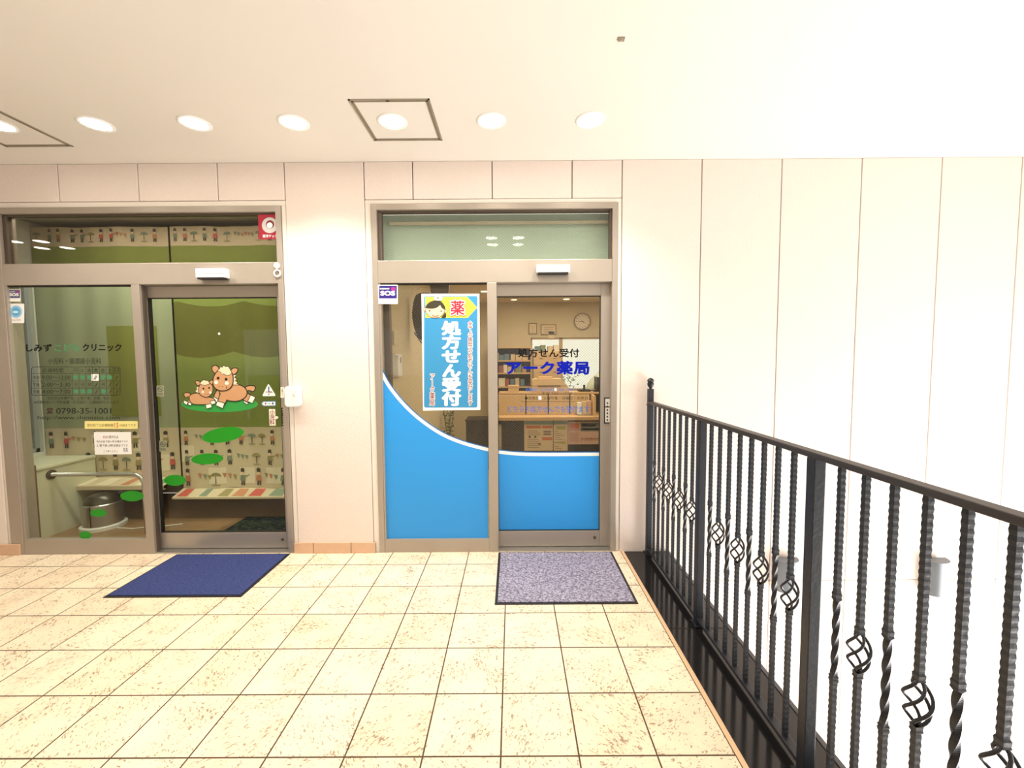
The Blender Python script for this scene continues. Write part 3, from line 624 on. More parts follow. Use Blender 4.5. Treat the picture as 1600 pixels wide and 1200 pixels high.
build('bracket', fix(poly(NB(), [(-.76, 4.26, 2.12), (-.60, 4.26, 2.12), (-.56, 4.26, 2.499), (-.80, 4.26, 2.499)], 0, .03)), aludk, t)
build('cables', tube(NB(), [(-.93, 4.19, 1.80), (-.86, 4.18, 1.70), (-.78, 4.18, 1.68), (-.68, 4.19, 1.72)], .006, 6), black, t)
tag(build('door_track', B(-.972, -.93, D+.14, D+.2, 0, 2.3, b=.002), aludk), 'dark vertical door channel just inside the left edge of the pharmacy pane', 'door channel')
t = thing('hanging_plant', 'small green trailing plant beyond the blue poster in the pharmacy', 'plant', (-.90, 5.9, .0)); rnd = random.Random(2)
build('pot', fix(lathe(NB(), [(0, 0), (.08, 0), (.10, .3), (.09, .3), (0, .28)], -.87, 5.9, n=20)), white, t, smooth=True)
bm = NB(); lv = NB()
for k in range(5):
    a = k*1.3; pts = [(-.87+.02*q*math.cos(a), 5.9+.02*q*math.sin(a), .28+.13*q) for q in range(5)]; tube(bm, pts, .005, 5)
    for q in range(9):
        z = .4+q*.05+rnd.random()*.03; c = Vector((-.87+rnd.uniform(-.07, .07), 5.9+rnd.uniform(-.06, .06), z)); u = Vector((rnd.gauss(0, 1), rnd.gauss(0, 1), rnd.gauss(0, .6))).normalized()*.035; v = u.orthogonal().normalized()*.014; poly(lv, [c-u, c+v, c+u, c-v])
build('stem', bm, M('plant_stem', 90, 100, 56), t); build('leaves', lv, M('plant_leaf', 74, 92, 42), t)

# person behind the counter
def skin_body(name, verts, edges, rad, mt, parent, sub=2):
    me = bpy.data.meshes.new(name); off = WL[parent]; me.from_pydata([tuple(Vector(v)-off) for v in verts], edges, []); o = bpy.data.objects.new(name, me); C.objects.link(o); o.parent = parent; WL[o] = off
    md = o.modifiers.new('s', 'SKIN'); md.use_smooth_shade = True
    for i, r in enumerate(rad): me.skin_vertices[0].data[i].radius = (r, r) if not isinstance(r, tuple) else r
    me.skin_vertices[0].data[0].use_root = True
    sb = o.modifiers.new('u', 'SUBSURF'); sb.levels = sb.render_levels = sub; me.materials.append(mt); return o
px_, py_ = 1.24, 6.38
t = thing('person', 'person with dark hair in a pale coat bending over behind the pharmacy counter', 'person', (px_, py_, 0))
V = [(px_, py_, .62), (px_-.02, py_, .80), (px_+.03, py_, 1.02), (px_+.10, py_, 1.20), (px_+.17, py_, 1.28), (px_+.22, py_, 1.36),      # spine 0-5
     (px_+.10, py_-.17, 1.20), (px_+.16, py_-.20, .98), (px_+.34, py_-.17, .90), (px_+.40, py_-.16, .89),                            # near arm 6-9
     (px_+.10, py_+.17, 1.20), (px_+.16, py_+.20, .98), (px_+.34, py_+.17, .90), (px_+.40, py_+.16, .89),                            # far arm 10-13
     (px_+.04, py_-.10, .60), (px_+.42, py_-.11, .56), (px_+.40, py_-.11, .12), (px_+.02+.5, py_-.11, .04),
     (px_+.04, py_+.10, .60), (px_+.42, py_+.11, .56), (px_+.40, py_+.11, .12), (px_+.02+.5, py_+.11, .04)]
E_ = [(0, 1), (1, 2), (2, 3), (3, 4), (4, 5), (3, 6), (6, 7), (7, 8), (8, 9), (3, 10), (10, 11), (11, 12), (12, 13), (0, 14), (14, 15), (15, 16), (16, 17), (0, 18), (18, 19), (19, 20), (20, 21)]
Rr = [(.15, .12), (.16, .13), (.17, .13), (.15, .11), .06, .05, .062, .052, .04, .03, .062, .052, .04, .03, .09, .065, .045, .035, .09, .065, .045, .035]
skin_body('body', V, E_, Rr, M('pale_coat', 202, 208, 186, 0.8), t)
hd = NB(); bmesh.ops.create_uvsphere(hd, u_segments=20, v_segments=14, radius=1)
hc = Vector((px_+.25, py_, 1.42))
for v in hd.verts:
    c = v.co.copy(); j = 1-0.25*max(0, -c.z); v.co = Vector((c.x*.085*j, c.y*.072*j, c.z*.11))
    if c.x > .8 and abs(c.y) < .3 and -.25 < c.z < .15: v.co.x += .018
    v.co = Matrix.Rotation(.45, 4, 'Y') @ v.co + hc
sk = M('skin', 222, 178, 146, 0.6); head = build('head', hd, sk, t, smooth=True)
for s in (-1, 1):
    e = lathe(NB(), [(0, 0), (.018, .002), (.014, .012), (0, .012)], hc.x-.005, hc.y+.07*s, hc.z-.005, n=10, axis='Y'); build('ear', fix(e), sk, head)
    e = NB(); bmesh.ops.create_icosphere(e, subdivisions=2, radius=.008); bmesh.ops.translate(e, verts=e.verts, vec=Vector((hc.x+.068, hc.y+.028*s, hc.z-.015))); build('eye', e, pk, head)
build('mouth', B(hc.x+.058, hc.x+.066, hc.y-.02, hc.y+.02, hc.z-.075, hc.z-.069), M('lip', 170, 90, 80), head)
hr = NB(); bmesh.ops.create_uvsphere(hr, u_segments=24, v_segments=16, radius=1)
kill = [v for v in hr.verts if v.co.x > .35 and v.co.z < .35]; bmesh.ops.delete(hr, geom=kill, context='VERTS')
for v in hr.verts: c = v.co.copy(); v.co = Matrix.Rotation(.45, 4, 'Y') @ Vector((c.x*.098, c.y*.084, c.z*.122+.008)) + hc
build('hair', hr, M('dark_hair', 52, 50, 42, 0.5), t, smooth=True)
for s in (-1, 1):
    hv = [(px_+.40, py_+.16*s, .89), (px_+.47, py_+.155*s, .885)]; he = [(0, 1)]; hrr = [.024, .026]
    for q in range(4):
        b0 = len(hv); yy = py_+.155*s+(q-1.5)*.019; ln = (.075, .085, .08, .062)[q]
        hv += [(px_+.49, yy, .885), (px_+.49+ln*.5, yy, .882), (px_+.49+ln, yy, .868)]; he += [(1, b0), (b0, b0+1), (b0+1, b0+2)]; hrr += [.009, .008, .007]
    b0 = len(hv); hv += [(px_+.44, py_+.155*s-.035*s, .88), (px_+.475, py_+.155*s-.055*s, .872)]; he += [(0, b0), (b0, b0+1)]; hrr += [.011, .008]
    skin_body('hand', hv, he, hrr, sk, t, 1)
t = thing('stool', 'round stool the person in the pale coat sits on', 'stool', (px_, py_, 0)); build('seat', fix(lathe(NB(), [(0, .42), (.17, .42), (.18, .47), (.15, .50), (0, .50)], px_-.02, py_, n=24)), dk, t, smooth=True); build('column', fix(lathe(NB(), [(.2, 0), (.2, .02), (.03, .05), (.03, .42)], px_-.02, py_, n=20)), steel, t)

# ================================================================= LETTERING, FILMS, STICKERS
vinyl_k = M('vinyl_black', 12, 12, 16, 0.6, spec=0.15); vinyl_b = M('vinyl_blue', 0, 22, 160, 0.6, spec=0.15); vinyl_lb = M('vinyl_light_blue', 60, 112, 196, 0.6, spec=0.15); vinyl_g = M('vinyl_green', 70, 140, 96, 0.5); vinyl_dg = M('vinyl_grey', 38, 44, 38, 0.6, spec=0.15)
film = M('blue_film', 40, 150, 228, 0.45); filmdk = M('blue_film_edge', 30, 110, 180, 0.45)
def cpts(pts, Y, lift): return [(q.x, Y-lift, q.z) for q in (at(x, y, Y) for x, y in pts)]
def blue(label, top_, x0, x1, ybot, Y):
    pts = smoothpts(top_, 6, closed=False); t = thing('window_film', label, 'window film', tuple(at((x0+x1)/2, ybot, Y)), 'blue films on the pharmacy glass')
    up = [(x, y) for x, y in pts]; n = len(up)
    def nrm(i):
        a, b2 = up[max(0, i-1)], up[min(n-1, i+1)]; dx, dy = b2[0]-a[0], b2[1]-a[1]; l = math.hypot(dx, dy); return (-dy/l, dx/l)
    def offs(d): return [(up[i][0] if i in (0, n-1) else up[i][0]+nrm(i)[0]*d, up[i][1]+(d/nrm(i)[1] if i in (0, n-1) else nrm(i)[1]*d)) for i in range(n)]
    o1, o2 = offs(1.6), offs(6.6)
    for nm2, a, b2, mt in (('film_edge', up, o1, filmdk), ('white_stripe', o1, o2, paper)):
        bm = NB()
        for i in range(n-1): poly(bm, cpts([a[i], a[i+1], b2[i+1], b2[i]], Y, .001))
        build(nm2, bm, mt, t, label='white stripe' if nm2 == 'white_stripe' else None)
    bm = NB()
    for i in range(n-1):
        poly(bm, cpts([o2[i], o2[i+1], (o2[i+1][0], ybot), (o2[i][0], ybot)], Y, .001))
    build('blue_sheet', bm, film, t)
blue('blue film with a steep white-edged curve on the fixed pharmacy pane', [(596.5, 573), (610, 599), (633, 628), (660, 653), (693, 675), (727, 689), (763, 698.5)], 597, 763, 844.5, YF1)
blue('blue film with a nearly level white edge on the pharmacy sliding door', [(774, 701.5), (800, 704.4), (827, 705.8), (870, 706), (941, 705.6)], 777, 941, 836.5, YS1)

# pharmacy poster
t = thing('poster', 'tall blue poster with a nurse face and white characters on the fixed pharmacy pane', 'poster', tuple(at(704, 640, YF1)))
YP = YF1-.001
ar = Art(YP); bm = NB(); ar.fill(bm, [(658.5, 459), (749, 459), (750.5, 640.5), (661, 641.5)]); build('white_border', bm, paper, t)
bm = NB(); ar.fill(bm, rrect(662.5, 462.5, 746, 636.8, 3)); build('blue_field', bm, M('poster_blue', 52, 140, 190, 0.5), t)
q = lambda x, y: (660+x/16.84, 455+y/16.84)
a2 = Art(YP, q); a2.k = 2; bm = NB()
a2.fill(bm, [(80, 150), (1180, 150), (1440, 430), (1190, 700), (80, 700)]); build('yellow_arrow', bm, M('poster_yellow', 246, 240, 70, 0.5), t)
bm = NB()       # 0 skin 1 hair 2 white 3 brown 4 grey
a2.fill(bm, ell(65, 475, 42, 55, 16), 3); a2.fill(bm, ell(612, 530, 42, 55, 16), 3); a2.k += 1; a2.fill(bm, ell(67, 475, 30, 42, 16), 0, False); a2.fill(bm, ell(610, 530, 30, 42, 16), 0, False)
a2.fill(bm, smoothpts([(500, 690), (570, 600), (600, 560), (635, 640), (600, 705), (540, 710)]), 1)
a2.fill(bm, ell(335, 480, 262, 232, 32), 3); a2.fill(bm, ell(335, 480, 248, 218, 32), 0)
a2.fill(bm, smoothpts([(92, 440), (130, 350), (250, 265), (380, 240), (500, 280), (580, 370), (608, 480), (560, 475), (500, 430), (470, 370), (400, 425), (300, 460), (190, 462)], 4), 1)
a2.fill(bm, [(292, 95), (555, 145), (515, 262), (312, 248)], 4); a2.fill(bm, [(302, 104), (542, 152), (507, 250), (320, 240)], 2); a2.k += 1
a2.fill(bm, [(402, 148), (424, 150), (418, 214), (398, 212)], 4, False); a2.fill(bm, [(378, 170), (446, 176), (444, 196), (376, 190)], 4)
a2.fill(bm, ell(195, 515, 20, 24, 12), 3); a2.fill(bm, ell(497, 525, 20, 24, 12), 3, False)
a2.line(bm, smoothpts([(252, 615), (290, 650), (340, 662), (400, 650), (438, 628)], 3, False), 16, 3)
build('nurse_face', bm, [M('poster_skin', 250, 214, 170), M('poster_hair', 52, 48, 30), paper, M('poster_brown', 110, 60, 44), M('poster_grey', 90, 92, 84)], t)
redm = M('poster_red', 204, 30, 56, 0.5); dred = M('poster_dark_red', 140, 36, 44, 0.5)
R1 = (704.0, 469.5, 726.0, 492.5)
text('outline', '薬', R1, YP, dred, t, bold=.115, lift=.0052, grow=2.4); text('outline', '薬', R1, YP, paper, t, bold=.09, lift=.0056, grow=1.7); text('lettering', '薬', R1, YP, redm, t, bold=.022, lift=.006, label='red character')
text('lettering', '処方せん受付', (689.5, 501, 721, 634.5), YP, paper, t, bold=.05, vertical=True, lift=.001, label='large white characters', lsp=.98)
text('outline', '全ての病院の処方せんを受付します', (731, 501.5, 738.6, 634), YP, paper, t, bold=.10, vertical=True, lift=.001, grow=.7); text('lettering', '全ての病院の処方せんを受付します', (731, 501.5, 738.6, 634), YP, dred, t, bold=.012, vertical=True, lift=.0016, label='small red characters on the right')
text('outline', 'アーク薬局', (671.5, 584, 679.5, 634), YP, paper, t, bold=.10, vertical=True, lift=.001, grow=.7); text('lettering', 'アーク薬局', (671.5, 584, 679.5, 634), YP, dred, t, bold=.012, vertical=True, lift=.0016, label='small red characters on the left')
# pharmacy lettering
t = thing('window_lettering', 'dark and blue pharmacy name lettering on the sliding door glass', 'lettering', tuple(at(858, 650, YS1))); L0 = .0008
text('line_of_text', '処方せん受付', (809, 544.5, 905, 558.5), YS1, vinyl_k, t, bold=.026, lift=L0, label='dark characters')
text('line_of_text', 'アーク薬局', (791, 564, 921, 585.5), YS1, vinyl_b, t, bold=.042, lift=L0, label='large blue characters', spacing=1.08)
text('line_of_text', '営業時間　月火水木金　9:00～19:00', (821, 606, 896, 611.5), YS1, vinyl_lb, t, lift=L0); text('line_of_text', '木曜 9:00～17:00', (846, 612.5, 894, 617), YS1, vinyl_dg, t, lift=L0)
text('line_of_text', '●定休日／土曜午後・日曜日・祝祭日', (820, 619.5, 918, 624.5), YS1, vinyl_dg, t, lift=L0)
text('line_of_text', 'どちらの処方せんでも受付ます', (793, 634, 921, 644.5), YS1, vinyl_lb, t, bold=.004, lift=L0, label='light blue characters')
ar = Art(YS1, step=0.0008); bm = NB(); ar.line(bm, [(815, 603), (815, 627.5), (898, 627.5), (898, 603)], .5, 0, True); build('border_line', bm, vinyl_dg, t)
ar.k = 1; bm = NB(); ar.fill(bm, [(866, 606.5), (869.5, 606.5), (869.5, 611), (866, 611)], 0, False); ar.fill(bm, [(841, 619), (846, 619), (846, 624.5), (841, 624.5)], 0, False); build('correction_patch', bm, paper, t, label='white paper patches')
# clinic lettering
t = thing('window_lettering', 'clinic name, opening hours table and telephone number on the left glass', 'lettering', tuple(at(120, 660, YF2)))
text('line_of_text', 'しみず', (41, 537.5, 81, 549.5), YF2, vinyl_k, t, bold=.03, lift=L0); text('line_of_text', 'こども', (86, 537.5, 124, 549), YF2, vinyl_g, t, bold=.03, lift=L0, label='green characters'); text('line_of_text', 'クリニック', (129, 537, 190, 549), YF2, vinyl_k, t, bold=.03, lift=L0)
text('line_of_text', '小児科・循環器小児科', (75, 559.5, 158, 569), YF2, vinyl_dg, t, bold=.004, lift=L0)
ar = Art(YF2, step=.0008); bm = NB(); ar.line(bm, rrect(49.5, 573.2, 188, 617.5, 4), .7, 0, True)
for y in (583.6, 595.2, 606.3): ar.k = 0; ar.line(bm, [(50, y), (188, y)], .5)
for k in range(7): ar.k = 0; ar.line(bm, [(112.5+k*10.7, 573.5), (113.5+k*10.7, 617.5)], .5)
build('table_grid', bm, vinyl_dg, t)
text('line_of_text', '診療時間', (66, 575, 99, 582.5), YF2, vinyl_dg, t, lift=L0)
for k, ch in enumerate('月火水木金土日'): text('weekday', ch, (114.5+k*10.7, 575, 121.5+k*10.7, 582), YF2, vinyl_dg, t, lift=L0)
for y, a_, s in ((590, '午前', '9:00～12:00'), (601, '午後', '2:00～3:30'), (612, '午後', '4:00～7:00')):
    text('line_of_text', a_, (51.5, y-3, 62, y+3), YF2, vinyl_dg, t, lift=L0); text('line_of_text', s, (66, y-3.3, 110, y+3), YF2, vinyl_dg, t, lift=L0)
bm = NB(); ar.k = 1; sl = NB()
for y, row in ((590, 'OOO/OO/'), (601, 'xxx/x//'), (612, 'OOO/O//')):
    for k, c in enumerate(row):
        X = 118.3+k*10.7+(y-590)*.03
        if c == 'O': bm = NB(); ar.fill(bm, ell(X, y-.5, 3.6, 3.6, 16), 0, False); build('green_dot', bm, vinyl_g, t)
        elif c == '/': ar.line(sl, [(X-1.8, y+3), (X+1.8, y-3)], .8); ar.k = 1
        else: text('small_note', '予防', (X-3, y-3, X+3, y+2.5), YF2, vinyl_dg, t, lift=L0)
build('closed_stroke', sl, vinyl_k, t)
bm = NB(); ar.k = 0; ar.fill(bm, [(143, 584.5), (154.5, 584.5), (154.5, 595), (143, 595)]); build('correction_patch', bm, paper, t, label='white paper patch')
bm = NB(); ar.k = 2; ar.line(bm, [(147, 593), (150.5, 586.5)], .7); build('closed_stroke', bm, vinyl_k, t)
text('line_of_text', '休診日は木曜午後、土曜午後、日曜、祝日', (74, 619.5, 171, 624.5), YF2, vinyl_dg, t, lift=L0); text('line_of_text', '※特殊外来にて予防接種・乳児健診・心臓検診を行います', (53.5, 626, 186, 631), YF2, vinyl_dg, t, lift=L0)
text('line_of_text', '0798-35-1001', (88, 637.5, 174, 646.5), YF2, vinyl_dg, t, bold=.004, lift=L0)
bm = NB(); ar.k = 0; ar.fill(bm, smoothpts([(73, 640.5), (74, 638), (78, 637.4), (82, 638), (83, 640.5), (80, 641.3), (79, 640), (77, 640), (76, 641.3)], 3)); ar.fill(bm, [(75, 641.5), (81, 641.5), (82.8, 646.5), (73.2, 646.5)], 0, False); build('telephone_symbol', bm, M('vinyl_brown', 60, 44, 38), t)
text('line_of_text', 'http://www.shimizus.com', (59, 649.5, 187, 657), YF2, vinyl_dg, t, lift=L0)
def sticker(name, label, cat, outline, Y, mt, lift=.001, f=None, thick=.0006):
    t = thing(name, label, cat, tuple(at(*(lambda o: (sum(p[0] for p in o)/len(o), max(p[1] for p in o)))(outline), Y)))
    bm = NB(); poly(bm, [(q.x, Y-lift, q.z) for q in (at(x, y, Y) for x, y in outline)], 0, thick); build('sheet', fix(bm), mt, t); return t
t = sticker('notice_strip', 'yellow strip notice with dark text above the white notice on the clinic glass', 'notice', rrect(132.5, 658, 215.5, 670, 1.5), YF2, M('strip_yellow', 246, 232, 150))
text('printing', '受付終了は診療時間', (136.5, 662, 177, 667), YF2, M('strip_brown', 110, 90, 40), t, lift=.0014); text('printing', '15', (179, 660.5, 185.5, 668), YF2, po, t, lift=.0014, bold=.01); text('printing', '分前までです', (187, 662, 212.5, 667), YF2, M('strip_brown', 110, 90, 40), t, lift=.0014)
t = sticker('paper_notice', 'white paper notice with small print below the yellow strip on the clinic glass', 'notice', [(146.5, 675), (204.5, 675), (206, 709.5), (148.5, 710.5)], YF2, paper)
text('printing', '初診', (161, 680.5, 169.5, 685), YF2, M('notice_red', 204, 80, 90), t, lift=.0014); text('printing', '受付は', (170, 680.5, 185, 685), YF2, vinyl_k, t, lift=.0014)
text('printing', '月火水金 午前11時 診療までです', (151, 688, 200, 691.5), YF2, vinyl_k, t, lift=.0014); text('printing', '土 曜 午前 10時 診療までです', (151, 694, 200, 698), YF2, vinyl_k, t, lift=.0014); text('printing', '院長', (193, 699.5, 200, 706), YF2, vinyl_k, t, lift=.0014); text('printing', 'ご了承ください', (162, 703.5, 184, 706.5), YF2, vinyl_k, t, lift=.0014)
navy = M('sticker_navy', 46, 30, 120, 0.4); purp = M('sticker_purple', 150, 40, 130, 0.4)
def sos(label, x0, y0, s, Y, col, lift=.001):
    t = sticker('sticker', label, 'sticker', rrect(x0, y0, x0+31*s, y0+30*s, .8*s), Y, paper, lift)
    ar = Art(Y-lift); bm = NB(); ar.fill(bm, [(x0+1.8*s, y0+1.5*s), (x0+29.5*s, y0+1.5*s), (x0+29.5*s, y0+21.5*s), (x0+1.8*s, y0+21.5*s)]); ar.fill(bm, ell(x0+24*s, y0+6.5*s, 4*s, 3.5*s, 12), 1); build('colour_field', bm, [col, purp], t)
    text('lettering', 'SOS', (x0+4*s, y0+9.5*s, x0+27*s, y0+17*s), Y, paper, t, bold=.05, lift=lift+.0012); text('lettering', 'KODOMO', (x0+3.5*s, y0+5*s, x0+18*s, y0+7.5*s), Y, paper, t, bold=.02, lift=lift+.0012)
sos('square navy and white SOS sticker at the top left of the pharmacy glass', 590.5, 445, 1.0, D-.0015, navy)
sos('small faded navy SOS sticker at the top left of the clinic glass', 12.5, 452, .64, YF2, M('sticker_faded', 86, 84, 124, 0.4))
t = sticker('sticker', 'white sticker with a pale blue disc below the small SOS sticker', 'sticker', rrect(12.8, 474.5, 38, 505, 1), YF2, paper)
ar = Art(YF2-.0012); bm = NB(); ar.fill(bm, ell(25, 487, 9.5, 9.8, 28), 0); ar.fill(bm, ell(25, 487, 6.5, 6.6, 28), 1); ar.fill(bm, ell(24.5, 487.5, 5, 2, 20), 2); build('disc', bm, [M('disc_blue', 150, 200, 236), M('disc_mid_blue', 90, 168, 220), M('disc_light', 200, 234, 244)], t); text('printing', 'All Green 安心宣言', (18, 498.5, 33, 501), YF2, pgr, t, lift=.002)
YT2 = D+.0345
t = sticker('sticker', 'dark red security sticker with a grey ring on the clinic transom', 'sticker', [(403, 335.5), (436, 334.5), (436.5, 373.5), (405, 374)], D+.019, M('sticker_red', 158, 18, 44, 0.4))
ar = Art(D+.0175); bm = NB(); ar.fill(bm, ell(421.5, 352, 12.3, 12.3, 32), 0); ar.fill(bm, ell(422, 350.5, 6.4, 6.4, 24), 1); ar.fill(bm, ell(421.5, 352, 4.5, 4.5, 24), 2); build('ring_emblem', bm, [M('ring_grey', 196, 192, 188), M('ring_dark', 120, 24, 40), paper], t); text('lettering', '東洋テック', (410.5, 366.5, 433.5, 371.5), D+.0175, paper, t, bold=.02, lift=.002)
# no-smoking stickers
for (cx, cy, lab) in ((250.5, 608, 'small grey no smoking sticker on the clinic sliding door, the upper of two'), (254.8, 694, 'small grey no smoking sticker on the clinic sliding door, the lower of two')):
    t = sticker('sticker', lab, 'sticker', [(cx-5.8, cy-5.5), (cx+5.6, cy-5.5), (cx+5.8, cy+11.5), (cx-5.6, cy+11.5)], YS2, M('sticker_grey_green', 158, 160, 128))
    ar = Art(YS2-.0012); bm = NB(); ar.line(bm, ell(cx, cy, 4, 4, 20), 1, 0, True); ar.line(bm, [(cx-2.8, cy-2.8), (cx+2.8, cy+2.8)], .9); ar.fill(bm, [(cx-3, cy-.6), (cx+2.4, cy-.6), (cx+2.4, cy+.5), (cx-3, cy+.5)]); build('symbol', bm, M('symbol_grey', 96, 92, 84), t); text('printing', '禁煙', (cx-4.5, cy+6, cx+4.5, cy+10), YS2, M('symbol_grey', 96, 92, 84), t, lift=.002)
# triangle, arrow, name tag
t = sticker('sticker', 'white triangular caution sticker at the right of the clinic sliding door', 'sticker', smoothpts([(419.5, 600.2), (420.8, 601.5), (429.8, 616), (429.6, 618.5), (427.5, 618.8), (412.5, 619), (410.3, 618.2), (411, 616), (418, 602)], 2), YS2, paper)
ar = Art(YS2-.0012); bm = NB(); ar.fill(bm, [(418.7, 604), (421, 604), (420.6, 613), (419.2, 613)]); ar.fill(bm, ell(420, 616, 1.2, 1, 10), 0, False); build('exclamation_mark', bm, M('sign_blue', 40, 96, 170), t); text('printing', '自動', (415.5, 611, 426, 614), YS2, dred, t, lift=.002)
ms = M('sign_blue', 40, 96, 170)
t = sticker('sticker', 'small white arrow label with blue border below the triangular sticker', 'sticker', [(408, 630.5), (411.5, 627), (431, 626.5), (431, 634.5), (411.5, 634.5)], YS2, M('border_blue', 90, 146, 184)); ar = Art(YS2-.0012); bm = NB(); ar.fill(bm, [(409.2, 630.5), (412, 628), (430, 627.8), (430, 633.4), (412, 633.5)], 0); build('white_field', bm, paper, t); bm = NB(); ar.fill(bm, [(418, 630.2), (423, 630.2), (423, 631), (418, 631)]); ar.fill(bm, [(425, 629), (427.5, 629), (427.5, 632), (425, 632)], 0, False); ar.fill(bm, [(414, 629), (416, 629), (416, 632), (414, 632)], 1, False); build('printing', bm, [ms, dred], t)
t = sticker('sticker', 'cream vertical department tag with three red characters below the arrow label', 'sticker', [(420.3, 639), (430, 639), (430.4, 650.5), (432.6, 650), (435.3, 652), (432.8, 655), (430.5, 654.5), (430.9, 665), (421.2, 665)], YS2, M('tag_cream', 248, 238, 220)); text('lettering', '小児科', (421.8, 640.3, 429.4, 663.7), YS2, dred, t, vertical=True, bold=.008, lift=.0018)
# running horses
t = thing('horse_sticker', 'running brown cartoon horse and foal on a green ellipse, on the clinic door', 'sticker', tuple(at(341, 642, YS2)))
hq = lambda x, y: (230+x/6.667, 540+y/6.667); hm = [M('horse_brown', 196, 148, 104), M('horse_outline', 34, 26, 22), M('horse_white', 232, 230, 214), M('horse_mane', 226, 212, 178)]
A = Art(YS2, hq, .0002); bm = NB(); A.fill(bm, ell(755, 610, 400, 84, 40)); build('grass_ellipse', bm, M('grass_sticker', 44, 150, 62), t)
def shp(bm, pts, mi, o=7, sm=True):
    o *= 1.5
    p = smoothpts(pts, 4) if sm else pts; A.line(bm, p, o*2, 1, True); A.fill(bm, p, mi)
bm = NB(); A.k = 3
shp(bm, [(1005, 460), (1050, 425), (1120, 428), (1106, 474), (1060, 462), (1025, 482)], 0); shp(bm, [(1012, 562), (1062, 582), (1043, 610), (1006, 588)], 2, 6, False)
shp(bm, [(1000, 480), (1060, 510), (1096, 535), (1066, 588), (1010, 565), (965, 530)], 0); shp(bm, [(1082, 518), (1125, 540), (1096, 598), (1052, 578)], 2, 6, False)
shp(bm, [(745, 455), (700, 530), (735, 560), (775, 500), (790, 470)], 0); shp(bm, [(697, 538), (742, 562), (732, 592), (684, 566)], 2, 6, False)
shp(bm, [(770, 430), (850, 415), (930, 408), (1000, 430), (1038, 480), (1020, 535), (950, 572), (870, 572), (810, 555), (765, 510)], 0)
shp(bm, [(775, 500), (745, 575), (735, 592), (802, 610), (825, 570), (835, 540)], 0, 6); A.k += 1; A.fill(bm, smoothpts([(770, 490), (850, 480), (900, 520), (840, 560), (800, 545)]), 0); shp(bm, [(737, 582), (806, 602), (790, 650), (722, 620)], 2, 6, False)
shp(bm, [(885, 300), (932, 308), (910, 330), (936, 350), (915, 363), (946, 385), (928, 392), (958, 406), (885, 405)], 3, 5, False)
shp(bm, [(690, 262), (685, 228), (715, 210), (748, 238), (728, 292)], 0); shp(bm, [(868, 282), (900, 240), (945, 245), (930, 282), (890, 302)], 0)
shp(bm, [(770, 248), (722, 290), (697, 350), (700, 412), (730, 450), (780, 466), (840, 456), (886, 412), (896, 340), (880, 280), (835, 245)], 0)
shp(bm, [(742, 262), (762, 245), (765, 225), (790, 228), (800, 210), (825, 222), (850, 220), (868, 250), (884, 285), (862, 305), (832, 308), (800, 290), (775, 298), (780, 275)], 3, 4, False)
A.k += 1
for c, r, mi in (((745, 338), 15, 1), ((828, 350), 15, 1), ((725, 382), 20, 2), ((835, 390), 20, 2), ((757, 425), 5, 1), ((790, 427), 5, 1)): A.fill(bm, ell(c[0], c[1], r, r, 14), mi, False)
A.line(bm, [(830, 420), (832, 450)], 6, 1); build('large_horse', bm, hm, t)
bm = NB(); A.k = 12
shp(bm, [(390, 500), (440, 498), (462, 535), (430, 528), (402, 538)], 0, 5); shp(bm, [(470, 540), (430, 575), (420, 595), (455, 600), (490, 590)], 0, 5); shp(bm, [(387, 572), (427, 588), (415, 616), (388, 598)], 2, 5, False); shp(bm, [(437, 594), (466, 600), (455, 622), (431, 614)], 2, 5, False)
shp(bm, [(460, 515), (530, 498), (600, 528), (680, 548), (712, 578), (680, 600), (620, 608), (540, 610), (475, 600), (447, 555)], 0, 5); shp(bm, [(614, 618), (668, 608), (676, 640), (626, 655)], 2, 5, False); shp(bm, [(664, 580), (704, 574), (716, 598), (676, 612)], 2, 5, False)
shp(bm, [(548, 425), (515, 438), (530, 452), (506, 474), (530, 490), (552, 492)], 3, 4, False); shp(bm, [(510, 374), (545, 372), (556, 400), (530, 410)], 0, 5); shp(bm, [(655, 378), (687, 363), (684, 398), (662, 408)], 0, 5)
shp(bm, [(565, 398), (545, 450), (555, 500), (600, 530), (640, 530), (680, 492), (686, 432), (652, 390), (605, 385)], 0, 5); shp(bm, [(555, 392), (590, 360), (640, 368), (655, 395), (610, 412), (580, 405)], 3, 4, False)
A.k += 1
for c, r, mi in (((593, 447), 10, 1), ((652, 440), 10, 1), ((587, 483), 13, 2), ((665, 487), 13, 2), ((628, 508), 4, 1), ((650, 506), 4, 1)): A.fill(bm, ell(c[0], c[1], r, r, 12), mi, False)
build('foal', bm, hm, t)
gd = M('oval_green', 20, 146, 20, 0.5)
for (cx, cy, rx, ry, rot, Y, lab) in ((348.5, 679.5, 33, 11.5, -.16, YS2, 'largest tilted green oval sticker below the horses'), (324, 717, 25, 8.6, -.05, YS2, 'second green oval sticker below the tilted one on the sliding door'), (273.5, 750.5, 17, 8.6, 0, YS2, 'green oval sticker at the left edge of the clinic sliding door glass'), (206.5, 775, 18.5, 8.2, 0, YF2, 'largest green oval sticker on the fixed clinic pane beside the mullion'), (154, 801.5, 13, 6, 0, YF2, 'middle-sized green oval sticker in front of the steel bin'), (133.5, 836, 9.5, 6, 0, YF2, 'smallest green oval sticker at the bottom of the fixed clinic pane')):
    o = NB(); poly(o, [(q.x, Y-.001, q.z) for q in (at(x, y, Y) for x, y in ell(cx, cy, rx, ry, 40, rot))], 0, .0005); tag(build('oval_sticker', fix(o), gd), lab, 'sticker', 'green oval footstep stickers')
